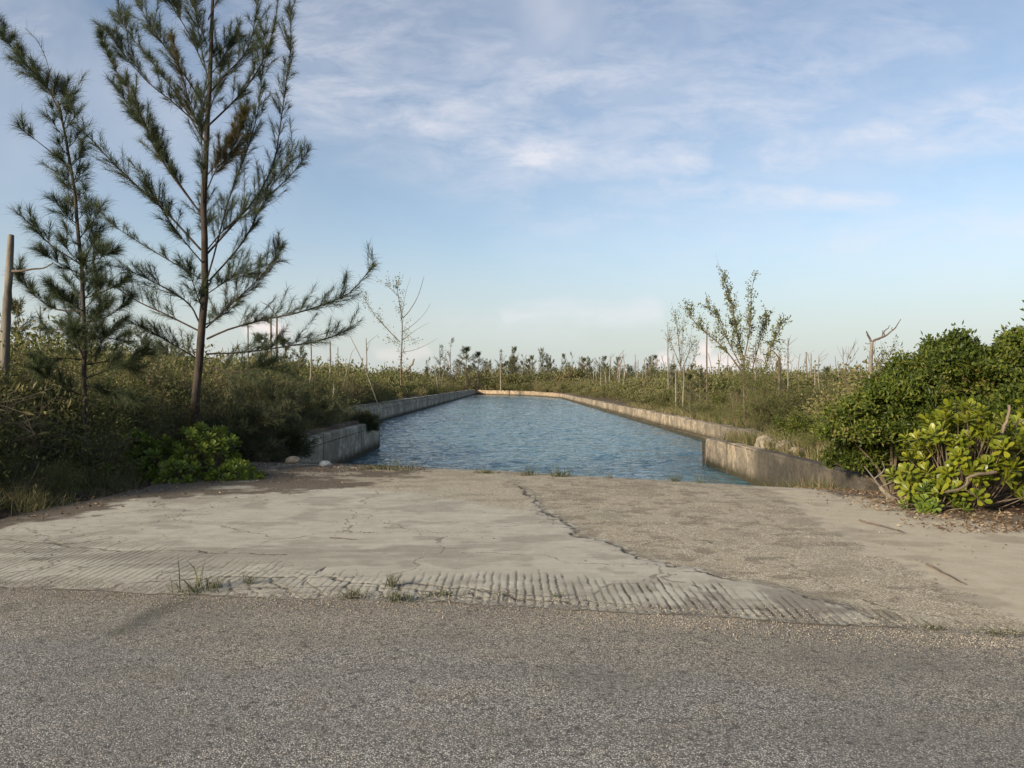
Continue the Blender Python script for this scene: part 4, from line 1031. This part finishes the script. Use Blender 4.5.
sparse_tree('sapling', 'slim leafy sapling with upright twigs left of the sparse multi stemmed tree', 64.0, 682,
  [([(682, 395), (681, 370), (679, 345), (677, 325), (675, 314)], .07, .3), ([(681, 368), (672, 345), (668, 332)], .04, .8), ([(681, 372), (690, 350), (694, 340)], .04, -.8),
   ([(681, 365), (683, 335), (685, 316)], .025, .5), ([(681, 360), (690, 340), (692, 322)], .02, .5), ([(683, 375), (694, 360), (697, 345)], .025, .5)],
  .15, .08, 'scrub', .05, 8, bare=(4,))
sparse_tree('half_bare_tree', 'half bare young tree with long leafless arching limbs left of the canal', 84.0, 401,
  [([(401, 392), (401, 365), (402, 340), (402, 320), (399, 300), (396, 282)], .11, .3), ([(400, 342), (390, 332), (380, 321), (370, 308), (364, 298)], .06, .5),
   ([(403, 318), (410, 310), (418, 296), (423, 280), (424, 276)], .05, -.8), ([(402, 312), (406, 292), (411, 276)], .03, .6), ([(402, 300), (392, 290), (387, 284)], .03, -.5),
   ([(403, 332), (414, 324), (424, 314), (431, 303)], .035, 1.2), ([(403, 340), (416, 330), (430, 322)], .03, -1.2), ([(403, 352), (414, 350), (428, 344), (438, 338)], .035, .8),
   ([(401, 345), (394, 342), (388, 343)], .03, .5), ([(402, 340), (409, 336), (413, 340)], .04, -.5)],
  .2, .1, 'scrub', .1, 9, bare=(2, 3, 5, 6, 7))
sparse_tree('sapling', 'thin green sapling just right of the bare forked dead tree', 27.0, 881,
  [([(881, 392), (880, 372), (881, 360), (886, 350)], .025, .3), ([(880, 368), (876, 358), (872, 352)], .015, .3), ([(881, 364), (890, 355), (893, 347)], .015, -.3)], .09, .045, 'broad', .03, 5)
sparse_tree('sapling', 'leafless twiggy shrub left of the bare forked dead tree', 34.0, 846,
  [([(846, 385), (846, 368), (849, 356), (854, 346)], .02, .3), ([(846, 370), (843, 360), (845, 352)], .012, .3), ([(847, 366), (852, 360), (855, 352)], .012, -.3)], .05, .02, 'scrub', .03, 1)
# pale fallen crooked trunk
root = thing('fallen_trunk', 'short bleached crooked trunk lying in the scrub beside the half bare tree', 'dead tree', (pt(404, 384, 82)[0], 82, 1.0)); b0 = np.array(root.location)
limb([(404, 371), (408, 370), (411, 365), (414, 359)], .16, .1, dd=82, bb=b0).build('trunk', M['rock'], root, True)

# casuarina saplings in the distance
def cas_proto(seed, H=4.0, dens=1.0, w=.022, L=.26):
    global rs
    k_rs = rs; rs = np.random.RandomState(seed); gt, gl = G(), G()
    P = resample(np.array([[0, 0, -.1], [rs.randn() * .06, 0, H * .4], [rs.randn() * .08, 0, H * .75], [rs.randn() * .1, 0, H]]), 12)
    tube(gt, P, np.linspace(.05, .012, 12), 6)
    for i in range(int(26 * dens)):
        h = rs.uniform(.08, .97)**1.2; b = np.array([np.interp(h, np.linspace(0, 1, 12), P[:, j]) for j in range(3)]); a = rs.rand() * 6.28; l = H * .3 * (1.05 - h)**.7 * rs.uniform(.5, 1.15)
        q = np.stack([b, b + np.array([cos(a), sin(a), .5]) * l * .5, b + np.array([cos(a), sin(a), .85]) * l]); q = resample(q, 6)
        tube(gt, q, np.linspace(.014, .005, 6), 3, cap=False)
        n = int(52 * dens); s = .15 + .9 * rs.rand(n); B = np.stack([np.interp(s, np.linspace(0, 1, 6), q[:, j]) for j in range(3)], 1) + rs.randn(n, 3) * .05
        needles(gl, B, unit(unit(q[-1] - q[0]) + rs.randn(n, 3) * .55), L * rs.uniform(.5, 1.2, n), w, rs.randn(n, 3) * .03, rs.rand(n))
    rs = k_rs
    return gt.mesh('trunk', M['twig']), gl.mesh('crown', M['needle_far'])
cp = [cas_proto(90, 4, .7), cas_proto(91, 4, 1.1), cas_proto(92, 4, 1.15), cas_proto(93, 4, .45)]
sap = [
 ('dark pointed young casuarina right of the weathered trunk at the left edge', 18, 300, 34, 2, 1.0), ('small casuarina sapling in the gap right of the leaning casuarina', 140, 322, 40, 1, .8),
 ('casuarina sapling behind the lowest right branches of the tall casuarina', 262, 334, 36, 2, 1.1), ('bushy young casuarina above the left bank under the drooping branch', 285, 338, 34, 2, 1.2),
 ('young casuarina crown right of the pole pair on the left bank', 300, 346, 40, 1, 1.0),
 ('tall thin sapling, left one of a pair right of the half bare tree', 440, 343, 150, 0, 1.0), ('airy sapling, right one of a pair right of the half bare tree', 450, 339, 152, 3, 1.0),
 ('broad dark bushy casuarina left of the far end of the canal', 466, 347, 175, 2, 1.7), ('dark bushy casuarina touching the broad one beyond the left bank', 478, 352, 178, 2, 1.5),
 ('airy sapling on the horizon above the left canal corner', 500, 348, 215, 0, 1.0), ('dark dense sapling just right of the airy one above the left canal corner', 514, 347, 220, 2, .8),
 ('thin sapling near the middle of the far shore', 523, 353, 225, 0, .8), ('tallest dark sapling on the far shore, top standing clear', 541, 348, 222, 1, .7),
 ('leaning dark sapling next to the tallest one on the far shore', 548, 354, 226, 1, .8), ('dark narrow sapling in the middle of the far tree line', 564, 354, 225, 2, .6),
 ('slim sapling just right of the narrow dark one on the far shore', 572, 353, 228, 3, .8), ('broad olive sapling on the far shore right of centre', 583, 358, 215, 2, 1.2),
 ('airy sapling with ragged top above the slanting far wall', 599, 356, 200, 0, 1.0), ('small thin topped sapling where the far shore meets the right bank', 616, 361, 190, 3, 1.1),
 ('rounded dark sapling in the scrub left of the right bank sapling', 652, 370, 150, 2, 1.4), ('little dark casuarina at the right end of the dead poles', 826, 367, 48, 2, .9),
 ('small olive sapling left of the sparse multi stemmed tree base', 700, 368, 50, 1, 1.2), ('bushy olive casuarina at the base of the slim sapling', 690, 374, 46, 2, 1.3)]
for lab, px, top, d, k, wd in sap:
    e = pt(px, top, d); z0 = zb(e[0], d); s = (e[2] - z0) / 4.05
    r = thing('casuarina_sapling', lab, 'tree', (e[0], d, z0), rs.rand() * 6, 'young casuarinas in the scrub', (s * wd * .8, s * wd * .8, s))
    link('trunk', cp[k][0], r); link('crown', cp[k][1], r)
# extra plain saplings that nothing tells apart
for i in range(110):
    px = rs.uniform(425, 655); d = rs.uniform(212, 300); top = 368 - 13 * rs.rand()**2; e = pt(px, top, d); s = (e[2] + .1) / 4.05; k = rs.randint(4)
    r = thing('casuarina_sapling', 'small casuarina in the dense far tree line beyond the canal', 'tree', (e[0], d, -.1), rs.rand() * 6, 'small casuarinas of the far tree line', (s * .8, s * .8, s))
    link('trunk', cp[k][0], r); link('crown', cp[k][1], r)

for i in range(46):
    px = rs.choice([rs.uniform(640, 850), rs.uniform(350, 440)]); d = rs.uniform(62, 150); top = 378 - 17 * rs.rand()**1.8; e = pt(px, top, d); k = rs.randint(4)
    if abs(e[0]) < 12.5: continue
    s = (e[2] + .3) / 4.05
    r = thing('casuarina_sapling', 'small casuarina rising from the scrub beyond the canal banks', 'tree', (e[0], d, -.25), rs.rand() * 6, 'small casuarinas of the bank scrub', (s * .75, s * .75, s))
    link('trunk', cp[k][0], r); link('crown', cp[k][1], r)

# ------------------------------------------------------------------ weeds, stones, sticks
def tuft(label, px, py, z, n, h, w, spread, lean=.5, name='weed', mat='weed', cat='weed', dn_=0):
    e = gp(px, py, z); g = G()
    P = np.stack([rs.randn(n) * spread, rs.randn(n) * spread * .5, np.zeros(n)], 1)
    blades(g, P, h, w, lean, tone=.5)
    o = g.build(name, M[mat]); o.location = (e[0], e[1], z - .005); return tag(o, label, cat, 'weeds in the cracks of the slab')
AZ = .02
for a in [
 ('long bladed weed clump in the road edge crack, widest one', 197, 592, AZ, 60, .13, .006, .09, .7), ('spiky tall grass blades rising from the left of the road edge crack', 190, 590, AZ, 11, .30, .010, .10, .9),
 ('small dry tuft right of the widest weed clump', 214, 587, AZ, 60, .12, .004, .035, .5), ('faint wispy tuft on the slab between the two bigger clumps', 250, 583, AZ, 34, .10, .004, .03, .5),
 ('dark weed tuft left of the upright grey green one', 354, 597, AZ, 70, .10, .005, .05, .6), ('upright grey green weed tuft standing in the middle crack', 392, 586, AZ, 60, .12, .004, .03, .35),
 ('low dense tuft at the road edge just below the upright one', 400, 600, AZ, 90, .09, .005, .05, .5), ('short tuft with dead brown heart right of the upright weed', 440, 595, AZ, 80, .055, .006, .06, .8),
 ('tiny lone weed among the rake grooves in the middle', 556, 596, AZ, 22, .06, .005, .02, .5), ('flat dark tuft at the right end of the road edge', 933, 629, .01, 120, .045, .006, .045, 1.1),
 ('flat dark tuft nearest the right frame edge', 1000, 634, .01, 150, .045, .006, .07, 1.2)]: tuft(*a)
for a in [
 ('bushy weed on the slab crest at the left water edge', 401, 470, 0, 90, .26, .009, .20, .6), ('low weed mat on the crest left of centre', 375, 469, 0, 130, .13, .009, .14, .8), ('low green weed mat on the crest near the centre', 487, 474, -.02, 150, .12, .009, .12, .8),
 ('small upright weed clump on the crest at the centre', 528, 476, -.02, 60, .24, .009, .08, .5), ('larger leaning weed clump on the crest right of centre', 560, 477, -.02, 70, .26, .010, .09, .7),
 ('small weed on the crest far right of centre', 675, 481, -.02, 50, .12, .008, .05, .7), ('lone thin weed on the crest near the right wing wall', 700, 483, -.02, 26, .18, .008, .05, .6), ('small weed on the crest between the right clumps', 610, 478, -.02, 26, .12, .008, .05, .6)]: tuft(*a)
for lab, x, y, h, n in [('dry grass clump against the foot of the right wing wall', 6.45, 17.2, .5, 260), ('larger grass clump at the foot of the right wing wall near the thicket', 6.4, 15.8, .5, 300), ('sparse grass clump at the dark end of the right wing wall', 6.45, 18.8, .4, 160)]:
    g = G(); P = np.stack([rs.randn(n) * .1, rs.randn(n) * .45, np.zeros(n)], 1); blades(g, P, h, .01, .4)
    o = g.build('grass_clump', M['grass']); o.location = (x, y, float(zramp(np.array(x), np.array(y)))); tag(o, lab, 'grass')

def rock(label, loc, s, seed, mat='rock', name='rock', flat=.6):
    import bmesh
    bm = bmesh.new(); bmesh.ops.create_icosphere(bm, subdivisions=4, radius=1); q = np.random.RandomState(seed); o1, o2 = q.rand(2) * 50
    for v in bm.verts:
        c = v.co; k = 1 + .55 * (float(fbm(np.array(c.x * 1.3 + o1), np.array(c.y * 1.3 + c.z * 1.7 + o2), 4)) - .5); v.co = (c.x * k * s[0], c.y * k * s[1], c.z * k * s[2])
    me = bpy.data.meshes.new(name); bm.to_mesh(me); bm.free(); me.materials.append(M[mat])
    o = link(name, me, None, loc, q.rand() * 6); return tag(o, label, 'rock')
e = gp(325, 464, 0); rock('single white rounded stone at the foot of the left wing wall', (e[0], e[1], gz(e[0], e[1]) + .05), (.13, .12, .10), 3, 'white')
rock('large pale limestone boulder on the right bank above the wing wall', (pt(766, 384, 22.5)[0], 22.5, -.22), (.34, .28, .30), 4)
rock('smaller limestone boulder right of the large one on the right bank', (pt(784, 384, 21.2)[0], 21.2, -.12), (.34, .25, .18), 5)
rock('flat limestone slab lump furthest right on the right bank edge', (pt(797, 384, 20.2)[0], 20.2, -.15), (.25, .2, .11), 6)
rock('grey stone half hidden under the left bushes beside the white stone', (gp(292, 462)[0], 15.9, .0), (.2, .14, .11), 7)

g = G(); n = 16000       # loose gravel along the road margin
x = rs.uniform(-6.5, 6.5, n); y = road_edge(x) - rs.randn(n) * .16 * (.4 + 1.2 * fbm(x * 1.7, x * 0 + 4)) - .10; s = rs.uniform(.0025, .006, n); 
oct_ = np.array([[1, 0, 0], [0, 1, 0], [-1, 0, 0], [0, -1, 0], [0, 0, 1], [0, 0, -.6]], float); ot = np.array([[0, 1, 4], [1, 2, 4], [2, 3, 4], [3, 0, 4], [1, 0, 5], [2, 1, 5], [3, 2, 5], [0, 3, 5]])
V = (oct_[None] * rs.uniform(.6, 1.3, (n, 6, 1)) * s[:, None, None]); a = rs.rand(n) * 6.28; ca, sa = np.cos(a)[:, None], np.sin(a)[:, None]
V = np.stack([V[..., 0] * ca - V[..., 1] * sa, V[..., 0] * sa + V[..., 1] * ca, V[..., 2]], -1) + np.stack([x, y, .012 + .025 * sstep(0, 2.5, road_edge(x) - y) + .022 * (y > road_edge(x)) + s * .35], 1)[:, None]
g.add(V.reshape(-1, 3), (ot[None] + (np.arange(n) * 6)[:, None, None]).reshape(-1, 3), .5, np.repeat(rs.rand(n), 6))
tag(g.build('gravel', M['gravel']), 'loose pale gravel along the edge of the road', 'gravel', None, 'stuff')
g = G(); n = 2600       # grit and leaf crumbs on the slab
x = rs.uniform(-6, 6, n); y = rs.uniform(6, 14, n); k = (y > road_edge(x) + .15); x, y = x[k], y[k]
k = fbm(x * 1.1, y * 1.1) + .25 * (np.abs(x - .5) > 4) > .5; x, y = x[k], y[k]; n = len(x); s = rs.uniform(.004, .014, n)
V = (oct_[None] * rs.uniform(.5, 1.4, (n, 6, 1)) * s[:, None, None] * [1, 1, .5]) + np.stack([x, y, zramp(x, y) + .03 + s * .2], 1)[:, None]
g.add(V.reshape(-1, 3), (ot[None] + (np.arange(n) * 6)[:, None, None]).reshape(-1, 3), .5, np.repeat(rs.rand(n)**1.8, 6))
tag(g.build('gravel', M['gravel']), 'scattered grit and small stones on the concrete slab', 'gravel', None, 'stuff')

g = G(); n = 5200      # fallen leaves
x = np.concatenate([rs.normal(5.5, .45, 2600), rs.uniform(-6.3, -1.5, 2600)]); y = np.concatenate([rs.uniform(8.2, 12.5, 2600), rs.uniform(9.0, 16.0, 2600)])
lim = np.interp(y, [8.9, 11.5, 12.6, 13.3, 14.5, 16], [-5.8, -5.2, -4.6, -3.6, -2.2, -1.6]); ok = np.where(x > 0, True, x < lim + .6 * rs.randn(n) ** 2 * .5); x, y = x[ok], y[ok]; n = len(x)
z = np.maximum(zramp(x, y), zland(x, y)) + .034 + .012 * rs.rand(n)
leaves(g, np.stack([x, y, z], 1), np.stack([rs.randn(n), rs.randn(n), .18 * rs.randn(n)], 1), rs.uniform(.02, .07, n), rs.uniform(.012, .03, n), rs.rand(n), rs.rand())
tag(g.build('leaf_litter', M['deadleaf']), 'fallen brown leaves along the shrub edges of the slab', 'leaf litter', None, 'stuff')

def stick(label, pl, r, mat='dead_dark', z=.035):
    P = np.array([gp(a, b, z) for a, b in pl]); P[:, 2] = zramp(P[:, 0], P[:, 1]) + .03 + r; c = P[0].copy(); g = G(); tube(g, resample(P - c, 8) + rs.randn(8, 3) * [.008, .008, .001], np.linspace(r, r * .5, 8), 6)
    o = g.build('stick', M[mat]); o.location = c; tag(o, label, 'stick')
stick('thin dark stick lying on the sandy slab near the right bushes', [(860, 519), (880, 524), (905, 531)], .011)
stick('longer dark stick nearest the road on the right slab', [(926, 563), (945, 573), (965, 583)], .010)
stick('short twig on the pale slab left of centre', [(330, 536), (345, 537), (356, 538)], .006)
stick('slim stick lying in the grass at the left slab edge', [(60, 492), (90, 489), (115, 488)], .010)
# bleached driftwood under the right bushes
e = gp(885, 499, 0); root = thing('driftwood', 'bleached grey driftwood branch with twigs under the right bushes', 'driftwood', (e[0], e[1], gz(e[0], e[1]) + .06)); b0 = np.array(root.location); D_ = e[1]
for nm, pl, a, b in [('stem', [(880, 486), (886, 494), (895, 500), (906, 504)], .03, .05), ('twig', [(882, 489), (872, 476), (864, 466)], .014, .005), ('twig', [(874, 479), (884, 470), (882, 461)], .010, .004), ('twig', [(880, 487), (893, 482), (900, 484)], .010, .004)]:
    g = G(); P = resample(np.array([pt(x, y, D_) for x, y in pl]) - b0, 8); P[:, 2] = np.maximum(P[:, 2], -.02); tube(g, P, np.linspace(a, b, 8), 7); g.build(nm, M['dead'] if nm == 'twig' else M['rock'], root)
# curved bare branches on the right
root = thing('bare_branch', 'pale bare arching branch reaching out below the bright right shrub', 'branch', (6.3, 9.6, .05)); b0 = np.array(root.location)
limb([(945, 492), (958, 490), (967, 484), (968, 477), (980, 473), (996, 472)], .016, .02, dd=9.3, bb=b0).build('stem', M['pale_twig'], root)
limb([(962, 488), (975, 496), (985, 505)], .010, .006, dd=9.3, bb=b0).build('twig', M['twig'], root)
root = thing('bare_branch', 'pale crooked stem carrying a rosette near the right frame edge', 'branch', (7.0, 9.8, .05)); b0 = np.array(root.location)
limb([(1004, 445), (1003, 430), (1008, 418), (1009, 405)], .02, .016, dd=9.6, bb=b0).build('stem', M['pale_twig'], root)
limb([(990, 442), (1000, 432), (1012, 425), (1024, 420)], .012, .01, dd=9.7, bb=b0).build('twig', M['pale_twig'], root)

# ------------------------------------------------------------------ unseen tree added left of the view to shade the left foreground
SUN_AZ, SUN_EL = radians(228), radians(19)      # compass-like: 0 = +Y, clockwise towards +X
tree_l = shrub_parts(200, 5.0, 3.2, 60, 8, 3, 12, .34, .19, .5, .05, flat=-.6, shell=.45, lift=2.6)
mt, ml = tree_l[0].mesh('trunk', M['twig']), tree_l[1].mesh('crown', M['broad'])
labs = 'unseen broadleaf tree added left of the view to shade the left foreground'
for x, y, k in [(-17.5, 8.0, .75)]:
    r = thing('added_shade_tree', labs, 'tree', (x, y, -.02), x * 1.7, 'unseen trees added for shade', (k, k, k))
    link('trunk', mt, r); link('crown', ml, r)

# ------------------------------------------------------------------ sky, sun, camera
world = bpy.data.worlds.new('World'); bpy.context.scene.world = world; world.use_nodes = True
nt = world.node_tree; nt.nodes.clear(); n = N(nt)
sky = n('ShaderNodeTexSky', sky_type='NISHITA', sun_disc=False, sun_elevation=SUN_EL, sun_rotation=SUN_AZ, air_density=1.0, dust_density=1.2, ozone_density=1.6, altitude=0)
tc = n('ShaderNodeTexCoord').outputs['Generated']
sp = n('ShaderNodeSeparateXYZ', {0: tc}); dx, dyy, dz = sp.outputs
yy = n.math('MAXIMUM', dyy, .05); U = n.math('DIVIDE', dx, yy); V = n.math('DIVIDE', dz, yy)
uv = n('ShaderNodeCombineXYZ', {0: U, 1: V}).outputs[0]
w1 = n.noise(uv, 5, 4, .6); w2 = n.noise(n('ShaderNodeVectorMath', {0: uv, 1: (7.3, 2.1, 4)}, operation='ADD').outputs[0], 5, 4, .6)
fine = n.noise(n('ShaderNodeMapping', {'Vector': uv, 'Scale': (1, 2.6, 1), 'Rotation': (0, 0, .12)}).outputs[0], 9, 8, .66, .35)
Uw = n.math('ADD', U, n.math('MULTIPLY', n.math('SUBTRACT', w1, .5), .16)); Vw = n.math('ADD', V, n.math('MULTIPLY', n.math('SUBTRACT', w2, .5), .05))
def cap(px0, py0, px1, py1, r, soft, amp):
    """soft elongated cloud between two sky directions"""
    ax, ay, bx, by = (px0 - CX) / F, (CY - py0) / F, (px1 - CX) / F, (CY - py1) / F; ex, ey = bx - ax, by - ay; q = ex * ex + ey * ey
    pu, pv = n.math('SUBTRACT', Uw, ax), n.math('SUBTRACT', Vw, ay)
    t = n.math('DIVIDE', n.math('ADD', n.math('MULTIPLY', pu, ex), n.math('MULTIPLY', pv, ey)), q, clamp=True)
    a = n.math('SUBTRACT', pu, n.math('MULTIPLY', t, ex)); b = n.math('SUBTRACT', pv, n.math('MULTIPLY', t, ey))
    d = n.math('SQRT', n.math('ADD', n.math('MULTIPLY', a, a), n.math('MULTIPLY', b, b)))
    return n('ShaderNodeMapRange', {'Value': d, 'From Min': (r + soft * 1.7) / F, 'From Max': max(0, r - soft) / F, 'To Min': 0.0, 'To Max': amp}, interpolation_type='SMOOTHSTEP').outputs[0]
caps = [(415, 128, 560, 158, 8, 18, .95), (540, 154, 680, 166, 9, 18, 1.0), (672, 166, 700, 142, 5, 14, .8), (660, 186, 890, 203, 6, 13, .85), (775, 155, 940, 128, 8, 22, .85),
        (900, 130, 1060, 108, 12, 26, 1.0), (830, 100, 900, 75, 10, 30, .35), (930, 50, 1000, 25, 5, 16, .3), (310, 60, 520, 130, 30, 60, .75), (520, 90, 800, 110, 36, 66, .62), (560, 200, 1000, 240, 20, 50, .4),
        (250, 20, 480, 60, 30, 60, .6), (500, 316, 650, 313, 4, 10, .85), (560, 112, 640, 100, 8, 20, .5), (850, 62, 960, 38, 6, 20, .5), (-20, 22, 40, 26, 8, 22, .55), (850, 235, 1060, 222, 8, 22, .6), (500, 20, 900, 40, 40, 70, .4), (430, 322, 560, 328, 4, 14, .3)]
cl = None
for c in caps:
    m = cap(*c); cl = m if cl is None else n.math('MAXIMUM', cl, m)
cl = n.math('MULTIPLY', cl, n.math('MULTIPLY', n.map(.32, .68, fine, .15, 1.15), n.map(.3, .65, n.noise(n('ShaderNodeMapping', {'Vector': uv, 'Scale': (1, 3.2, 1), 'Rotation': (0, 0, .25)}).outputs[0], 3.2, 4, .6, .8), .45, 1.1)), clamp=True)
veil = n.math('MULTIPLY', n.map(.42, .75, n.noise(uv, 2.6, 5, .55, .3)), n('ShaderNodeMapRange', {'Value': V, 'From Min': .18, 'From Max': .42, 'To Min': 0.12, 'To Max': .75}).outputs[0])
front = n.math('GREATER_THAN', dyy, .1)
cl = n.math('MULTIPLY', n.math('MAXIMUM', cl, veil), front, clamp=True)
cum = None
for c in [(266, 325, 276, 330, 5, 7, .8), (655, 361, 662, 360, 2, 5, .8), (703, 350, 712, 352, 3, 6, .75), (700, 366, 760, 362, 4, 7, .75), (765, 356, 790, 362, 4, 7, .6), (690, 380, 800, 378, 3, 8, .55), (395, 358, 430, 352, 2, 6, .3)]:
    m = cap(c[0], c[1], c[2], c[3], c[4], c[5], c[6]); cum = m if cum is None else n.math('MAXIMUM', cum, m)
cum = n.math('MULTIPLY', cum, front, clamp=True)
hz_ = n('ShaderNodeMapRange', {'Value': dz, 'From Min': 0.0, 'From Max': .30, 'To Min': 1.0, 'To Max': 0.0}, interpolation_type='SMOOTHERSTEP').outputs[0]
SKYGAIN = n('ShaderNodeHueSaturation', {'Color': n.mix(1.0, sky.outputs[0], (.98, .985, 1.0), 'MULTIPLY'), 'Saturation': .88, 'Value': 1.0}).outputs[0]
hzf = n('ShaderNodeMapRange', {'Value': dz, 'From Min': 0.0, 'From Max': .22, 'To Min': .85, 'To Max': 0.0}, interpolation_type='SMOOTHSTEP').outputs[0]
SKYGAIN = n.mix(hzf, SKYGAIN, (3.75, 4.05, 4.0))
col = n.mix(n.math('MULTIPLY', cl, .8), SKYGAIN, (5.3, 5.25, 5.6))
col = n.mix(cum, col, (6.2, 5.5, 5.3))
bg = n('ShaderNodeBackground', {'Color': col, 'Strength': .095}); wo = n('ShaderNodeOutputWorld'); nt.links.new(bg.outputs[0], wo.inputs[0])

ld = bpy.data.lights.new('sun', 'SUN'); ld.energy = 4.2; ld.angle = radians(6.0); ld.color = (1, .85, .66)
lo = bpy.data.objects.new('sun', ld); C.objects.link(lo)
sd = np.array([sin(SUN_AZ) * cos(SUN_EL), cos(SUN_AZ) * cos(SUN_EL), sin(SUN_EL)])
from mathutils import Vector
lo.rotation_euler = Vector(sd).to_track_quat('Z', 'Y').to_euler()

cd = bpy.data.cameras.new('camera'); cam = bpy.data.objects.new('camera', cd); C.objects.link(cam)
cam.location = (0, 0, CAMZ); cam.rotation_euler = (radians(90), 0, 0)
cd.sensor_width = 36; cd.lens = 36 * F / 1024; cd.clip_start = .05; cd.clip_end = 5000
sc = bpy.context.scene; sc.camera = cam
sc.view_settings.view_transform = 'Standard'; sc.view_settings.look = 'None'; sc.view_settings.gamma = 1; sc.view_settings.exposure = 0.8
sc.cycles.max_bounces = 6; sc.cycles.transparent_max_bounces = 6
